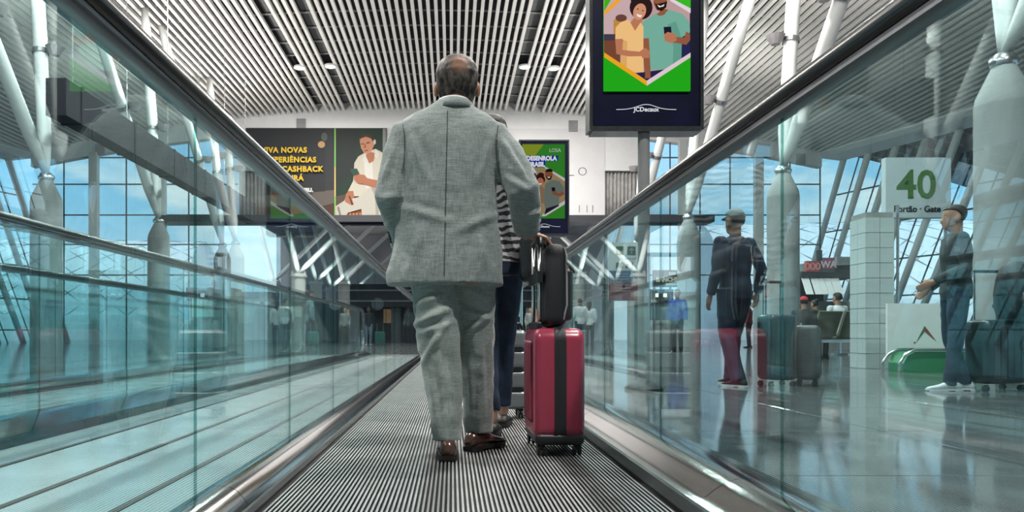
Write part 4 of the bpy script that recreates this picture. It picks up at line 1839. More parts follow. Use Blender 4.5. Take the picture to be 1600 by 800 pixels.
    # trousers
    if bottom is not None:
        q = MB()
        q.rings_z(trings(.012, .84, 1.05), 18)
        for side in 'LR':
            hp_, kn, an = J['hip' + side], J['knee' + side], J['ank' + side]
            an2 = an + (kn - an) * (.10 if bare_ankle else (.0)) - Vector((0, 0, 0 if bare_ankle else .03 * s))
            q.tube([hp_ + Vector((0, -.005, .03 * s)), hp_.lerp(kn, .5), kn, kn.lerp(an2, .5), an2], [(leg_r[0] + .012) * s * g, (leg_r[0] - .004) * s, leg_r[1] * s, (leg_r[1] + leg_r[2]) / 2 * s, leg_r[2] * s], 14)
        fuse(q, 'trousers', bottom, root, vx * .9, 2, wrinkle=wrinkle_b or ((.006 * s, 9, 9, 16, 3.0),), folds=folds_b)
    if top is not None:
        q = MB()
        q.rings_z(trings(.016, hem), 20)
        for side in 'LR':
            sh, el, wr = J['sh' + side], J['el' + side], J['wr' + side]
            inn = sh + Vector((-.05 if side == 'R' else .05, 0, .005)) * s
            if sleeve >= 1:
                w_ = el.lerp(wr, .97)
                q.tube([inn, sh, sh.lerp(el, .5), el, el.lerp(w_, .5), w_], [sleeve_r[0] * s * .95, sleeve_r[0] * s * 1.03, sleeve_r[0] * s, sleeve_r[1] * s * 1.06, sleeve_r[1] * s, sleeve_r[2] * s], 14, round_ends=False)
            else:
                w_ = sh.lerp(el, sleeve)
                q.tube([inn, sh, w_], [sleeve_r[0] * s, sleeve_r[0] * s, sleeve_r[0] * s], 12)
            q.ball(sh, sleeve_r[0] * s * .99)
        fuse(q, 'top', top, root, vx * .9, 2, wrinkle=wrinkle_t or ((.006 * s, 8, 8, 12, 1.0),), folds=folds_t)
    if shoes is not None:
        for side, fy in zip('LR', foot_yaw):
            shoe(root, J['ank' + side], fy, s, shoes, sole_m or M['sole'], low=low_shoe)
    return root, J, s


# ---- the man in the suit (real coordinates divided by his scale)
HH = 1.645
hs = HH / 1.75


def u_(x, y, z):
    return (x / hs, y / hs, z / hs)


MANX, MANY = -.005, 3.02
pose = dict(
    pelvis=(-.01, 0, .95), neck=u_(.004, -.01, 1.385), chin=u_(.026, .01, 1.398),
    hipL=u_(-.078, -.01, .82), kneeL=u_(-.043, -.03, .43), ankL=u_(-.012, -.06, .083),
    hipR=u_(.085, .02, .82), kneeR=u_(.100, .09, .43), ankR=u_(.122, .16, .083),
    shL=u_(-.185, -.005, 1.318), elL=u_(-.243, -.03, 1.06), wrL=u_(-.195, .13, .865),
    shR=u_(.185, -.005, 1.318), elR=u_(.288, -.06, 1.085), wrR=u_(.322, .10, .925))
tor = [(.70, .238, .150), (.745, .236, .152), (.82, .226, .148), (.90, .214, .143), (.98, .205, .138), (1.06, .198, .134), (1.14, .196, .134), (1.22, .202, .132), (1.28, .208, .125),
       (1.325, .212, .116), (1.352, .205, .106), (1.375, .182, .097), (1.395, .152, .089), (1.413, .120, .082), (1.428, .090, .075), (1.442, .070, .068)]
tor = [(z / hs, a / hs, b_ / hs) for z, a, b_ in tor]
folds_t = [(-.16, 1.30, -.10, 1.12, .022, .006), (.17, 1.30, .11, 1.10, .022, .006), (-.19, 1.00, .02, .93, .025, .005), (.19, .98, .02, .90, .025, .005),
           (-.12, .90, -.16, .74, .03, .006), (.10, .92, .15, .74, .03, .006), (.20, 1.28, .27, 1.16, .02, .006), (.22, 1.12, .31, 1.06, .018, .006),
           (.25, 1.20, .30, 1.10, .016, .005), (.30, .98, .37, 1.0, .014, .006), (-.24, 1.22, -.27, 1.10, .02, .006), (-.22, 1.05, -.28, 1.03, .02, .006), (-.24, .92, -.27, .96, .02, .005)]
folds_b = [(-.14, .54, .0, .60, .022, .010), (-.12, .50, .02, .55, .02, .008), (-.10, .40, -.01, .56, .02, .010), (-.13, .62, -.02, .66, .02, .006), (-.08, .36, -.05, .12, .018, .005), (-.01, .38, .015, .12, .018, .006),
           (.04, .60, .16, .56, .02, .008), (.06, .50, .16, .58, .02, .008), (.13, .44, .14, .14, .016, .005), (.08, .40, .09, .14, .018, .006), (.05, .69, .15, .64, .02, .006)]
man, MJ, ms = person('balding man in grey-green suit seen from behind, holding the red suitcase by its handle', (MANX, MANY, 0), 0, HH, pose=pose, top=None, bottom=None, shoes=M['leather'],
                     skin=M['skin'], hair=None, torso=tor, foot_yaw=(.02, -.62), curl=(.9, 1.1), palm=((1, .2, 0), (-.1, 0, -1)), hand_dir=(None, (1, .1, -.25)), voxel=.0075, hscale=(1.17, 1.08, 1.105), head_tilt=-.02, body_grow=-.045)
# trousers: straight legs with a pressed line
q = MB()
q.rings_z([(.70, -.0, -.005, .172, .125), (.76, -.0, -.005, .175, .128), (.84, 0, 0, .178, .125), (.92, 0, 0, .168, .118)], 20)
for hp_, kn, an, rk, ra in ((MJ['hipL'], MJ['kneeL'], MJ['ankL'], .088, .060), (MJ['hipR'], MJ['kneeR'], MJ['ankR'], .080, .060)):
    lo = Vector((an.x, an.y + .012, .075))
    up = hp_ + Vector((0, 0, -.04))
    rings = []
    for t in [j / 14 for j in range(15)]:
        c = up.lerp(kn, t / .5) if t < .5 else kn.lerp(lo, (t - .5) / .5)
        r0 = .101 + (rk - .101) * min(1, t / .5) if t < .5 else rk + (ra - rk) * ((t - .5) / .5)
        rg = []
        for j in range(24):
            a = 2 * PI * j / 24
            pinch = .012 * max(0, -math.sin(a)) ** 24 * min(1, t * 2)
            rg.append((c.x + r0 * math.cos(a), c.y + (r0 * 1.08 + pinch) * math.sin(a), c.z))
        rings.append(rg)
    q.loft(rings)
trs = fuse(q, 'trousers', M['trouser'], man, .007, 2, wrinkle=((.008, 9, 9, 9, 3.0), (.004, 22, 22, 22, 8)), folds=[(*q_[:5], q_[5] * 1.7) for q_ in folds_b])
# jacket: shaped back, flared skirt, sleeves
q = MB()
jr = []
for z, a, b_ in tor:
    z, a, b_ = z * hs, a * hs, b_ * hs
    t_ = max(0, (z - .9) / .5)
    jr.append((z, -.012 + .012 * t_ - (.012 if z < .8 else 0), -.01, a, b_))
q.rings_z(jr, 28, power=2.25)
for side in 'LR':
    sh, el, wr = MJ['sh' + side], MJ['el' + side], MJ['wr' + side]
    sg = -1 if side == 'L' else 1
    inn = sh + Vector((-.06 * sg, 0, .0))
    w_ = el.lerp(wr, .93)
    q.tube([inn, sh + Vector((0, 0, -.012)), sh.lerp(el, .35), sh.lerp(el, .7), el, el.lerp(w_, .5), w_], [.068, .068, .072, .070, .066, .061, .054], 18)
jk = fuse(q, 'jacket', M['jacket'], man, .0068, 2, wrinkle=((.009, 7, 7, 5, 11.0), (.0045, 19, 19, 13, 2), (.0015, 45, 45, 30, 5)), folds=[(*q_[:5], q_[5] * 1.9) for q_ in folds_t])
bv = BVHTree.FromObject(jk, bpy.context.evaluated_depsgraph_get())


def on_back(x, z, out=.0006):
    h = bv.ray_cast(Vector((x, -1, z)), Vector((0, 1, 0)))
    return h[0] - Vector((0, out, 0)) if h[0] is not None else None


def seam(pts, name, r=.0015):
    pp = [on_back(x, z) for x, z in pts]
    pp = [p for p in pp if p is not None]
    s_ = MB()
    s_.tube(pp, r, 5)
    return s_.build(name, M['seamdark'], jk)


M['seamdark'] = mat('seam_shadow', (.05, .065, .064), .9)
seam([(-.012 - .012 * (1.38 - z) / .6, z) for z in [1.385 - .03 * j for j in range(23)]], 'back_seam', .0017)
seam([(-.195 - .012 * math.sin(t * PI) * -1, 1.36 - .22 * t) for t in [j / 10 for j in range(11)]], 'sleeve_seam')
seam([(.195 + .012 * math.sin(t * PI) * -1, 1.36 - .22 * t) for t in [j / 10 for j in range(11)]], 'sleeve_seam')
for k in range(4):
    c = MJ['elL'].lerp(MJ['wrL'], .70 + .06 * k)
    h = bv.ray_cast(Vector((c.x - .2, c.y - .5, c.z)), Vector((.33, 1, 0)).normalized())
    if h[0] is not None:
        s_ = MB()
        s_.ball(h[0], (.008, .005, .008), 8, 5)
        s_.build('cuff_button', M['black'], jk, smooth=True)
# collars
def collar(name, m, parent, r0, r1, z0, z1, back, th, cx=.012):
    s_ = MB()
    prof = []
    n_ = 28
    rings = []
    for j in range(n_):
        a = 2 * PI * j / n_
        lift = back * max(0, -math.sin(a))
        drop = -.045 * max(0, math.sin(a))
        ca, sa = math.cos(a), math.sin(a)
        o_ = []
        for r, z in ((r0, z0 + drop), (r1, z1 + lift * .6 + drop), (r1 - th, z1 + lift * .6 + drop), (r0 - th, z0 + drop)):
            o_.append((cx + r * ca, -.008 + r * .95 * sa, z))
        rings.append(o_)
    vs, fs = [p for r in rings for p in r], []
    for j in range(n_):
        k2 = (j + 1) % n_
        for q_ in range(4):
            fs.append((j * 4 + q_, k2 * 4 + q_, k2 * 4 + (q_ + 1) % 4, j * 4 + (q_ + 1) % 4))
    s_.add(vs, fs)
    return s_.build(name, m, parent, smooth=True)


collar('jacket_collar', M['jacket'], man, .100, .0755, 1.408, 1.440, .018, .006)
collar('shirt_collar', M['whitecloth'], man, .080, .0685, 1.41, 1.447, .018, .003)
# hair, thin on the crown
spotz = MJ['chin'] + Vector((.012, -.098, .183))
q = MB()
rr, R_ = head_rings(MJ['chin'], ms * 1.17, ms * 1.08, ms * 1.105, 0, -.02, grow=.005, z_min=.045, hair=True, n=28)
q.loft(rr)
fuse(q, 'hair', balding('balding_hair', tuple(spotz)), man, .006, 2, wrinkle=((.0022, 60, 60, 50, 4),))

# ---- companion in front of him
CXp, CYp = .205, 3.72
comp, CJ, cs = person('companion in black-and-white print shirt and dark blue jeans, half hidden behind the suited man', (CXp, CYp, .004), .0, 1.60,
                      pose=dict(ankL=(-.005, -.10, .085), kneeL=(-.03, .0, .50), ankR=(.08, .30, .085), kneeR=(.085, .2, .49), hipL=(-.065, 0, .93), hipR=(.085, 0, .93), wrR=(.22, .17, 1.02), elR=(.215, .0, 1.16)),
                      top=M['zebra'], bottom=M['jeans'], shoes=M['sole'], skin=M['skin_light'], hair='short', cap=None, leg_r=(.083, .057, .046), bare_ankle=True, voxel=.009, hem=.90, low_shoe=True, foot_yaw=(-.1, -.15))
# shoulder bag
bag = empty('shoulder_bag', (CXp, CYp, 0))
tag(bag, "black shoulder bag with a wide strap hanging beside the companion's hip", 'bag')
q = MB()
q.rbox(.185, -.15, .87, .12, .16, .24, .045)
q.build('pouch', M['black'], bag, smooth=False)
q = MB()
q.tube([(-.01, -.13, 1.36), (.07, -.165, 1.22), (.125, -.18, 1.07), (.175, -.175, .96)], .03, 8, flat=.25)
q.build('strap', M['darkcloth'], bag, smooth=True)


# ------------------------------------------------------------------ luggage
M['red'] = mat('crimson_shell', (.34, .034, .075), .30, coat=.35, bump=.04, bump_scale=220)
M['redlight'] = mat('crimson_rib', (.38, .03, .05), .35)
M['zip'] = mat('black_zip_tape', (.010, .010, .014), .6)
M['chrome'] = mat('chrome_tube', (.80, .80, .80), .2, metal=1.0)
M['silver'] = mat('silver_ribbed_shell', (.28, .31, .32), .32, metal=.6)
M['bagcloth'] = mat('black_nylon', (.012, .013, .017), .55, bump=.3, bump_scale=400)
M['darkshell'] = mat('dark_shell', (.030, .034, .037), .35)


def caster(parent, x, y, r=.027):
    c = MB()
    c.tube([(x, y, .058), (x, y, .045)], .018, 10)
    c.quadbar((x, y + .004, .05), (x, y + .012, .03), .036, .012, up=(1, 0, 0))
    o = c.build('caster', M['black'], parent)
    for sx_ in (-.010, .010):
        w_ = MB()
        w_.tube([(x + sx_ - .005, y + .008, r), (x + sx_ + .005, y + .008, r)], r, 16)
        w_.build('wheel', M['black'], o, smooth=False)


def half_shell(x_in, x_out, w, z0, z1, r=.055, er=.03):
    rings = []
    sg = 1 if x_out > x_in else -1

    def rect(ins):
        pts = []
        a, b_ = w / 2 - ins, (z1 - z0) / 2 - ins
        rr = max(.004, r - ins)
        for qy, qz, a0 in ((1, 1, 0), (-1, 1, PI / 2), (-1, -1, PI), (1, -1, 1.5 * PI)):
            for j in range(6):
                t = a0 + j * PI / 10
                pts.append((qy * (a - rr) + rr * math.cos(t), (z0 + z1) / 2 + qz * (b_ - rr) + rr * math.sin(t)))
        return pts
    rings.append([(x_in, y, z) for y, z in rect(0)])
    for j in range(6):
        t = j * PI / 10
        rings.append([(x_out - sg * er * (1 - math.sin(t)), y, z) for y, z in rect(er * (1 - math.cos(t)))])
    q_ = MB()
    q_.loft(rings)
    return q_, rect


case = empty('suitcase', (.437, 3.18, .002), .015)
tag(case, 'crimson hard-shell suitcase on four casters with the black bag strapped on top', 'suitcase')
SW, ST = .40, .205
for xi, xo in ((-.010, -ST / 2), (.010, ST / 2)):
    q, rect = half_shell(xi, xo, SW, .062, .522)
    o = q.build('shell', M['red'], case)
    weight_smooth(o, 30)
    for k in range(5):
        yy = -.10 + .05 * k
        ri = MB()
        sg = 1 if xo > 0 else -1
        ri.tube([(xo, yy, .13), (xo + sg * .004, yy, .15), (xo + sg * .004, yy, .45), (xo, yy, .47)], .008, 8)
        ri.build('rib', M['red'], o, smooth=True)
zp = MB()
z_rings = []
for x, ins in ((-.023, -.0035), (-.012, -.005), (-.004, -.002), (.004, -.002), (.012, -.005), (.023, -.0035)):
    z_rings.append([(x, y, z) for y, z in rect(ins)])
zp.loft(z_rings)
weight_smooth(zp.build('zip_band', M['zip'], case))
bt = MB()
bt.rbox(0, 0, .070, ST - .004, SW - .004, .05, .02)
bt.build('base_trim', M['black'], case)
for x in (-.075, .075):
    for y in (-.16, .16):
        caster(case, x, y)
for y in (-.125, .125):
    q = MB()
    q.tube([(-.072, y * .8, .50), (-.072, y * .8, .88)], .0085, 12)
    q.build('handle_tube', M['chrome'], case, smooth=True)
q = MB()
q.tube([(-.072, -.12, .872), (-.072, -.105, .894), (-.072, .105, .894), (-.072, .12, .872)], .013, 12, round_ends=True)
q.build('handle_grip', M['black'], case, smooth=True)
q = MB()
q.rbox(-.078, 0, .535, .026, .29, .03, .010)
q.build('handle_socket', M['black'], case)
q = MB()
q.quadbar((-.076, -.15, .735), (-.076, .15, .735), .022, .045)
q.build('strap_clamp', M['black'], case)

bag2 = empty('cabin_bag', (.427, 3.16, 0), .015)
tag(bag2, 'black soft bag strapped upright on top of the crimson suitcase', 'bag')
q = MB()
q.rbox(.001, .0, .702, .100, .29, .345, .045)
o = q.build('bag_body', M['bagcloth'], bag2)
weight_smooth(o, 60)
q = MB()
q.rbox(.052, .0, .665, .05, .22, .22, .024)
q.build('front_pocket', M['darkshell'], bag2)
for xx, zz in ((.04, .8), (.052, .79)):
    q = MB()
    q.tube([(xx, -.135, zz), (xx + .012, -.15, zz - .022), (xx + .02, -.15, zz - .04)], .004, 6)
    q.build('zip_pull', M['zip'], bag2)
q = MB()
q.tube([(.034, -.128, .86), (.042, -.138, .82), (.044, -.138, .62), (.03, -.132, .56)], .004, 6)
q.tube([(-.02, -.137, .84), (-.02, -.1385, .58)], .003, 6)
q.build('zip_line', M['rail'], bag2)
q = MB()
q.tube([(-.02, -.06, .87), (-.02, -.05, .9), (-.02, .05, .9), (-.02, .06, .87)], .009, 8)
q.build('grab_handle', M['bagcloth'], bag2, smooth=True)

# silver case pushed by the companion
sc_ = empty('suitcase', (.275, 4.42, .002))
tag(sc_, 'silver ribbed suitcase with a tall handle standing ahead of the companion', 'suitcase')
for k in range(4):
    q = MB()
    z = .11 + .118 * k
    q.rbox(0, 0, z + .001, .33, .21, .112, .028)
    q.build('shell_panel', M['silver'], sc_)
q = MB()
q.rbox(0, 0, .29, .316, .2, .47, .03)
q.build('core', M['black'], sc_)
for x in (-.13, .13):
    for y in (-.07, .07):
        caster(sc_, x, y)
    q = MB()
    q.tube([(x * 1.13, .05, .5), (x * 1.13, .05, .98)], .009, 10)
    q.build('handle_tube', M['chrome'], sc_)
q = MB()
q.tube([(-.15, .05, .98), (.15, .05, .98)], .014, 10, round_ends=True)
q.build('handle_grip', M['black'], sc_)
q = MB()
q.tube([(.05, .0, .52), (.08, 0, .56), (.13, 0, .56), (.155, 0, .52)], .011, 8)
q.build('carry_handle', M['black'], sc_)


def plain_case(loc, yaw, w, d, h, m, label, tube_h=1.0):
    r = empty('suitcase', loc, yaw)
    tag(r, label, 'suitcase')
    q = MB()
    q.rbox(0, 0, .065 + h / 2, w, d, h, min(w, d) * .2)
    weight_smooth(q.build('shell', m, r), 60)
    for k in range(5):
        xx = -w * .32 + w * .16 * k
        p_ = MB()
        p_.tube([(xx, -d / 2 - .002, .12), (xx, -d / 2 - .002, h)], .007, 6)
        p_.build('rib', m, r)
    for x in (-1, 1):
        for y in (-1, 1):
            caster(r, x * (w / 2 - .035), y * (d / 2 - .04))
        q = MB()
        q.tube([(x * w * .3, d * .3, h), (x * w * .3, d * .3, tube_h)], .009, 8)
        q.build('handle_tube', M['chrome'], r)
    q = MB()
    q.tube([(-w * .3, d * .3, tube_h), (w * .3, d * .3, tube_h)], .014, 8, round_ends=True)
    q.build('handle_grip', M['black'], r)
    return r


# ---- person in navy with luggage beyond the right glass
p = at(1148, 522, 7.1)
navyp, _, _ = person('person in navy top and trousers walking with luggage beyond the right glass', (p.x, 7.1, 0), .35, 1.70, top=M['navy'], bottom=M['navy'], shoes=M['darkcloth'], skin=M['skin_dark'],
                     hair='short', cap=M['greycloth'], leg_r=(.098, .075, .072), pose=dict(ankL=(-.10, -.17, .085), ankR=(.08, .15, .085), kneeL=(-.1, -.0, .5), kneeR=(.09, .12, .5), wrR=(.33, .05, .93), elR=(.29, -.05, 1.16)), voxel=.013, sole_m=M['whitecloth'])
p = at(1214, 522, 7.0)
plain_case((p.x, 7.0, 0), .2, .30, .24, .62, M['darkshell'], 'black upright suitcase beside the person in navy', 1.0)
p = at(1258, 522, 6.85)
plain_case((p.x + .17, 7.15, 0), 1.1, .40, .22, .52, mat('grey_case_shell', (.08, .095, .10), .4), 'dark grey suitcase standing right of the black upright suitcase', .62)
# ---- person with white trainers
p = at(1486, 522, 6.55)
snk, _, _ = person('person in dark jeans and white trainers standing before the baggage gauge', (p.x, 6.5, 0), 1.25, 1.64, top=M['darkcloth'], bottom=M['jeans'], shoes=M['whitecloth'], sole_m=M['whitecloth'], skin=M['skin'],
                   pose=dict(ankL=(-.06, .06, .085), ankR=(.06, -.10, .085), wrR=(.20, .16, .98), elR=(.225, -.02, 1.14), wrL=(-.15, .21, 1.02)), voxel=.013, foot_yaw=(.2, .1))
p = at(1568, 522, 6.4)
kc = plain_case((p.x, 6.5, 0), .15, .42, .26, .56, mat('black_case_shell', (.016, .018, .02), .3), 'black wheeled suitcase with two chrome handle tubes below the rucksack', 1.06)
rk = empty('rucksack', (p.x + .13, 6.42, 0), .15)
tag(rk, 'bulging black rucksack set on the black wheeled suitcase at the right', 'rucksack')
q = MB()
q.rings_z([(.63, 0, 0, .13, .12), (.72, 0, 0, .16, .14), (.85, .0, 0, .165, .145), (.98, 0, 0, .15, .13), (1.08, -.01, 0, .11, .10), (1.13, -.02, 0, .05, .05)], 18, power=2.6)
q.build('bag_body', M['bagcloth'], rk, smooth=True)
q = MB()
q.rings_z([(.68, .02, -.12, .11, .05), (.78, .02, -.125, .12, .06), (.86, .02, -.12, .10, .04)], 14, power=2.5)
q.build('pocket', M['darkshell'], rk, smooth=True)
q = MB()
q.tube([(-.08, -.1, .93), (.0, -.145, .95), (.09, -.13, .94)], .006, 6)
q.build('zip_line', M['chrome'], rk)


# ---- far people
def far_person(px, Y, H, label, yaw, **kw):
    x = (px - CX) / F * Y
    return person(label, (x, Y, 0), yaw, H, voxel=.022, **kw)


far_person(576, 32, 1.68, 'far person in black top and pale jeans standing under the dark beam', PI, top=M['darkcloth'], bottom=mat('pale_denim', (.25, .32, .42), .8), shoes=M['whitecloth'], skin=M['skin_dark'])
plain_case(((594 - CX) / F * 31.8, 31.8, 0), 0, .45, .28, .55, M['greenfloorcloth'], 'teal suitcase beside the far person in black top', .95)
plain_case(((561 - CX) / F * 31.9, 31.9, 0), 0, .38, .28, .62, M['silver'], 'small silver suitcase left of the far person in black top', .95)
far_person(410, 27, 1.72, 'far person in charcoal clothes seen through the left walkway glass', .3, top=M['darkcloth'], bottom=M['darkcloth'], shoes=M['sole'])
far_person(449, 26, 1.72, 'far person in white shirt and blue jeans seen through the left walkway glass', 2.8, top=M['whitecloth'], bottom=M['jeans'], shoes=M['sole'])
far_person(485, 20, 1.68, 'far person in a dark cap walking beyond the second walkway', -1.2, top=M['whitecloth'], bottom=M['darkcloth'], shoes=M['sole'], cap=M['darkcloth'])
far_person(906, 24, 1.66, 'far person in white shirt and jeans, left one of the pair above the crimson suitcase', .2, top=M['whitecloth'], bottom=M['jeans'], shoes=M['sole'])
far_person(921, 25, 1.62, 'far person in white shirt and jeans, right one of the pair above the crimson suitcase', -.3, top=M['whitecloth'], bottom=M['jeans'], shoes=M['sole'], hair='long')
far_person(1058, 19, 1.66, 'far person in royal blue top standing left of the concrete column', 2.6, top=M['bluecloth'], bottom=M['darkcloth'], shoes=M['sole'])
far_person(640, 33, 1.7, 'far person in grey clothes beside the end of the left handrail', PI * .9, top=M['greycloth'], bottom=M['darkcloth'], shoes=M['sole'])
far_person(1170, 27, 1.7, 'far person in maroon top beyond the person in navy', 1.0, top=M['maroon'], bottom=M['darkcloth'], shoes=M['sole'])

# ------------------------------------------------------------------ concourse furniture on the right
M['olive'] = mat('olive_vinyl', (.12, .125, .09), .45)
SIT = dict(kneeL=(-.10, .42, .54), kneeR=(.10, .42, .54), ankL=(-.10, .42, .085), ankR=(.10, .46, .085), wrL=(-.16, .24, .66), wrR=(.16, .24, .66), elL=(-.23, .02, .76), elR=(.23, .02, .76))


def bench(x, y, yaw, n, label):
    r = empty('airport_bench', (x, y, 0), yaw)
    tag(r, label, 'bench', 'rows of waiting seats')
    q = MB()
    q.quadbar((-.3, 0, .36), (.6 * n - .3, 0, .36), .06, .06)
    q.build('beam', M['steel'], r)
    for k in range(n):
        c = .6 * k
        q = MB()
        q.rbox(c, .03, .43, .52, .5, .07, .03)
        q.build('seat', M['olive'], r)
        q = MB()
        q.add([(c - .26, -.22, .47), (c + .26, -.22, .47), (c + .26, -.42, .95), (c - .26, -.42, .95), (c - .26, -.27, .45), (c + .26, -.27, .45), (c + .26, -.47, .93), (c - .26, -.47, .93)],
              [(0, 1, 2, 3), (7, 6, 5, 4), (0, 4, 5, 1), (1, 5, 6, 2), (2, 6, 7, 3), (3, 7, 4, 0)])
        q.build('backrest', M['olive'], r)
    for k in range(n + 1):
        c = .6 * k - .3
        q = MB()
        q.tube([(c, -.22, .46), (c, -.2, .64), (c, .22, .64), (c, .22, .42)], .018, 6)
        q.build('armrest', M['steel'], r)
    for c in (-.1, .6 * n - .5):
        q = MB()
        q.quadbar((c, -.28, .02), (c, .28, .02), .05, .04)
        q.quadbar((c, 0, .02), (c, 0, .36), .05, .05, up=(0, 1, 0))
        q.build('leg', M['steel'], r)


bx_ = (1272 - CX) / F * 14.6
bench(bx_, 14.6, .25, 3, 'olive waiting bench with reclined backs right of the second concrete column')
bench(bx_ + .9, 17.4, .25, 3, 'olive waiting bench behind the nearer olive bench')
person('seated person in white top on the nearer olive bench, seen from behind', (bx_ + .58, 14.82, 0), .25, 1.68, pose=SIT, sit=.36, top=M['whitecloth'], bottom=M['darkcloth'], shoes=M['sole'], voxel=.018, hem=.86, skin=M['skin'])
person('seated person in dark top on the rear olive bench', (bx_ + 1.5, 17.62, 0), .25, 1.66, pose=SIT, sit=.36, top=M['darkcloth'], bottom=M['jeans'], shoes=M['sole'], voxel=.02, hem=.86, skin=M['skin'], hair='bun')
person('person in a bright red hat sitting left of the olive benches', ((1256 - CX) / F * 13.6, 13.6, 0), -.4, 1.5, pose=SIT, sit=.36, top=M['darkcloth'], bottom=M['greycloth'], shoes=M['sole'], voxel=.018, cap=M['redcap'], hem=.86)
q = MB()
q.rbox((1256 - CX) / F * 13.6, 13.58, .19, .44, .44, .37, .05)
so2 = q.build('stool', M['darkshell'])
tag(so2, 'dark low stool under the person in the red hat', 'stool')

# tiled pillar
px0, px1, PY = 1340, 1384, 10.8
tp = empty('tiled_pillar', ((1362 - CX) / F * PY, PY, 0))
tag(tp, 'square pillar clad in pale tiles beside the baggage gauge', 'pillar', kind='thing')
hw = (px1 - px0) / F * PY / 2
ph = EYE + (CY - 335) / F * PY
q = MB()
q.box(-hw + .012, hw - .012, -hw + .012, hw - .012, 0, ph)
q.build('core', M['concrete'], tp)
tilem = mat('pale_glazed_tile', (.50, .56, .56), .18, noise_amt=.06, noise_scale=2)
t1 = MB()
t1.box(-hw / 2 + .004, hw / 2 - .004, -.008, .008, -.105, .105)
tme = t1.mesh('tile')
tme.materials.append(tilem)
rows = int(ph / .218)
for fc in range(4):
    for r_ in range(rows):
        for c_ in (-1, 1):
            o = bpy.data.objects.new('tile', tme)
            COL.objects.link(o)
            o.parent = tp
            a = fc * PI / 2
            lx, ly = c_ * hw / 2, -hw + .006
            o.location = (lx * math.cos(a) - ly * math.sin(a), lx * math.sin(a) + ly * math.cos(a), .109 + .218 * r_)
            o.rotation_euler = (0, 0, a)
q = MB()
q.tube([(hw + .05, -hw, 0), (hw + .05, -hw, ph + .1)], .02, 8)
q.build('pipe', M['steel'], tp)

# baggage gauge
GY = 9.9
gx_ = (1446 - CX) / F * GY
bg_ = empty('baggage_gauge', (gx_, GY, 0))
tag(bg_, 'airline baggage gauge with white back panel, red and green emblem and green base', 'baggage gauge')
kx = GY / F
gw_ = 58 * kx
q = MB()
q.box(-gw_, gw_ * 1.0, .02, .06, .20, EYE + (CY - 474) * kx)
q.build('back_panel', M['white'], bg_)
grm = mat('leaf_green_panel', (.035, .20, .07), .35)
q = MB()
prof = [(-gw_, .0), (-gw_, .12), (-gw_ * .9, .22), (-gw_ * .7, .27), (gw_, .27), (gw_, 0)]
q.loft([[(x, -.34, z) for x, z in prof], [(x, .0, z) for x, z in prof]])
q.build('base_panel', grm, bg_)
for yy in (-.36, .01):
    q = MB()
    q.tube([(-gw_ - .07, yy, .0), (-gw_ - .07, yy, .12), (-gw_ * .98, yy, .24), (-gw_ * .72, yy, .30), (gw_ + .03, yy, .30), (gw_ + .05, yy, 0)], .018, 10)
    q.build('guard_rail', M['chrome'], bg_, smooth=True)
q = MB()
ez = EYE + (CY - 542) * kx


def em(px, py):
    return ((px - 1446) * kx, .016, EYE + (CY - py) * kx)


q.add([em(1446, 509), em(1447, 517), em(1432, 536)], [(0, 1, 2)], 0)
q.add([em(1446, 509), em(1465, 534), em(1447, 519)], [(0, 1, 2)], 1)
q.add([em(1429, 534), em(1432, 534), em(1431, 537), em(1429, 537)], [(0, 1, 2, 3)], 1)
q.build('emblem', [mat('emblem_green', (.05, .14, .05), .5), mat('emblem_red', (.30, .05, .04), .5)], bg_, recalc=False)

# recycling bin
RY = 8.95
rb = empty('recycling_bin', ((1606 - CX) / F * RY, RY, 0))
tag(rb, 'grey recycling bin with a blue label at the right edge of the view', 'bin')
q = MB()
q.rbox(0, 0, .42, .50, .45, .80, .04)
q.build('bin_body', M['skirt'], rb)
q = MB()
q.rbox(0, 0, .85, .54, .49, .06, .025)
q.build('lid', M['black'], rb)
q = MB()
q.box(-.22, .22, -.235, -.226, .33, .66)
lb = q.build('label_plate', mat('bin_blue', (.02, .06, .30), .4), rb)
wht2 = mat('bin_white', (.75, .78, .82), .5)
for k in range(3):
    a = k * 2 * PI / 3 + PI / 2
    c = Vector((-.11, -.237, .48))

    def rp_(r, t):
        return (c.x + r * math.cos(a + t), c.y, c.z + r * math.sin(a + t))
    q = MB()
    q.add([rp_(.075, -.75), rp_(.095, .15), rp_(.12, .2), rp_(.06, .75), rp_(.045, .1), rp_(.062, .12), rp_(.05, -.7)], [(0, 1, 5, 6), (2, 3, 4)])
    q.build('arrow', wht2, lb, recalc=False)
text_mesh('RECICLÁVEL', .06, 'lettering', wht2, lb, (-.2, -.238, .6))

# round-light cabinet
KY = 12.0
kc_ = empty('display_cabinet', ((1603 - CX) / F * KY, KY, 0))
tag(kc_, 'grey cabinet with a column of round white dials at the right edge of the view', 'cabinet')
q = MB()
q.box(-.13, .5, 0, .4, 0, 2.35)
q.build('cabinet_body', M['concrete'], kc_)
q = MB()
q.box(-.09, .12, -.02, 0, .9, 2.2)
q.build('dark_strip', M['darkbeam'], kc_)
for py in (384, 408, 431):
    q = MB()
    z = EYE + (CY - py) / F * KY
    q.tube([(-.02, -.02, z), (-.02, -.045, z)], .085, 20)
    o = q.build('dial', M['whitecloth'], kc_)
    q = MB()
    q.tube([(-.02, -.045, z), (-.02, -.05, z)], .055, 16)
    q.build('dial_face', M['silver'], o)

# cafe kiosk
CKY = 22.0
ck = empty('cafe_kiosk', (0, CKY, 0))
tag(ck, 'cafe kiosk with red and pink signs over white slanted menu boards near the windows', 'kiosk')


def kxz(px, py):
    return (px - CX) / F * CKY, EYE + (CY - py) / F * CKY


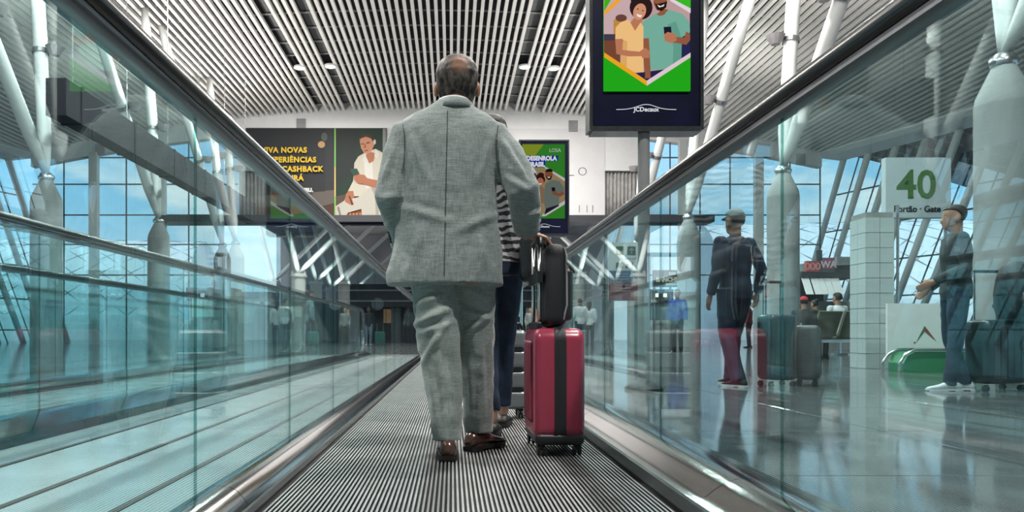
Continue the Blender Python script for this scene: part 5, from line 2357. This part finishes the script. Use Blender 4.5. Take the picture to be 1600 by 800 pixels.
def kbox(px0, px1, py0, py1, y0, y1, m, name):
    q_ = MB()
    x0, z1 = kxz(px0, py0)
    x1, z0 = kxz(px1, py1)
    q_.box(x0, x1, y0, y1, max(0, z0), z1)
    return q_.build(name, m, ck)


kbox(1248, 1345, 426, 434, -.2, 2.6, M['darkbeam'], 'roof_band')
rsg = kbox(1254, 1273, 409, 425, -.25, -.1, mat('sign_red', (.50, .06, .07), .5), 'red_sign')
psg = kbox(1279, 1297, 404, 421, -.25, -.1, mat('sign_plum', (.30, .10, .16), .5), 'plum_sign')
x, z = kxz(1263.5, 422)
text_mesh('ÜÜÜ', .22, 'lettering', mat('sign_pink', (.75, .35, .33), .5), rsg, (x, -.255, z), align='CENTER', bold=.01)
x, z = kxz(1288, 419)
text_mesh('WA', .27, 'lettering', mat('sign_lilac', (.75, .6, .66), .5), psg, (x, -.255, z), align='CENTER', bold=.008)
kbox(1273, 1279, 392, 425, -.22, -.1, M['skirt'], 'sign_post')
kbox(1304, 1342, 402, 415, -.15, 2.6, M['greycloth'], 'upper_wall')
kbox(1304, 1342, 415, 430, -.05, 2.6, M['darkbeam'], 'dark_opening')
for a_, b_ in ((1247, 1258), (1261, 1271), (1272, 1280), (1281, 1290), (1291, 1304)):
    x0, z1 = kxz(a_ + 3, 433)
    x1, _ = kxz(b_ + 3, 433)
    _, z0 = kxz(a_, 462)
    q = MB()
    q.add([(x0, -.1, z1), (x1, -.1, z1), (x1 - .16, -.75, z0), (x0 - .16, -.75, z0), (x0, -.06, z1), (x1, -.06, z1), (x1 - .16, -.71, z0), (x0 - .16, -.71, z0)],
          [(0, 1, 2, 3), (7, 6, 5, 4), (0, 4, 5, 1), (1, 5, 6, 2), (2, 6, 7, 3), (3, 7, 4, 0)])
    q.build('menu_board', M['white'], ck)
kbox(1249, 1345, 470, 548, .3, .9, M['concrete'], 'counter')
kbox(1249, 1345, 434, 548, 2.2, 2.6, M['darkshell'], 'rear_wall')
for px_ in (1250, 1344):
    kbox(px_ - 2, px_ + 2, 430, 549, -.1, .05, M['darkbeam'], 'post')

# cafe front with cream lettering
FY = 24.4
cf = empty('cafe_stall', (0, FY, 0))
tag(cf, 'dark cafe front with cream block lettering left of the tall concrete column', 'cafe')


def fbox(px0, px1, py0, py1, y0, y1, m, name):
    q_ = MB()
    q_.box((px0 - CX) / F * FY, (px1 - CX) / F * FY, y0, y1, max(0, EYE + (CY - py1) / F * FY), EYE + (CY - py0) / F * FY)
    return q_.build(name, m, cf)


fbox(1022, 1072, 422, 448, 0, .2, M['darkbeam'], 'fascia')
fbox(1022, 1072, 448, 546, 1.4, 1.6, M['darkshell'], 'rear_wall')
for a_ in (1022, 1047, 1070):
    fbox(a_, a_ + 2, 448, 546, .0, .12, M['steel'], 'post')
fbox(1024, 1070, 500, 546, .3, .9, M['concrete'], 'counter')
for a_ in (1041, 1055):
    fbox(a_, a_ + 5, 455, 461, 1.3, 1.38, M['lamp'], 'menu_screen')
cream = mat('cream_letter', (.70, .66, .52), .5)
for t, px_, py_, s_ in (('CAFE', 1050, 429, 4.6), ('BANCHEIO', 1047, 440, 9.6), ('Restaurante', 1050, 445.4, 4.2)):
    text_mesh(t, s_ * FY / F, 'lettering', cream, cf, ((px_ - CX) / F * FY, -.01, EYE + (CY - py_) / F * FY), align='CENTER', bold=.012, sx=.92)

# low shops and counters along the left, seen through the glass
for k, (px_, Y_, w_, h_, m_, lab) in enumerate(((326, 34, 1.9, 2.4, M['maroon'], 'maroon shop booth far behind the second walkway'),
                                               (395, 34, 1.5, 2.2, M['offwhite'], 'white shop booth far behind the second walkway, right of the maroon booth'),
                                               (452, 34, 1.2, 2.0, M['greycloth'], 'grey shop booth far behind the second walkway, right of the white booth'))):
    x = (px_ - CX) / F * Y_
    r = empty('shop_booth', (x, Y_, 0))
    tag(r, lab, 'booth')
    q = MB()
    q.box(-w_ / 2, w_ / 2, .3, 1.6, 0, h_)
    q.build('booth_body', m_, r)
    q = MB()
    q.box(-w_ / 2 - .1, w_ / 2 + .1, .0, 1.7, h_, h_ + .25)
    q.build('canopy', M['darkbeam'], r)
    q = MB()
    q.box(-w_ / 2, w_ / 2, .0, .3, 0, 1.0)
    q.build('counter', M['concrete'], r)
    q = MB()
    q.box(-w_ / 2 + .1, w_ / 2 - .1, .26, .3, 1.3, h_ - .2)
    q.build('lit_menu', emit('booth_glow_%d' % k, (.9, .86, .74), 1.0), r)
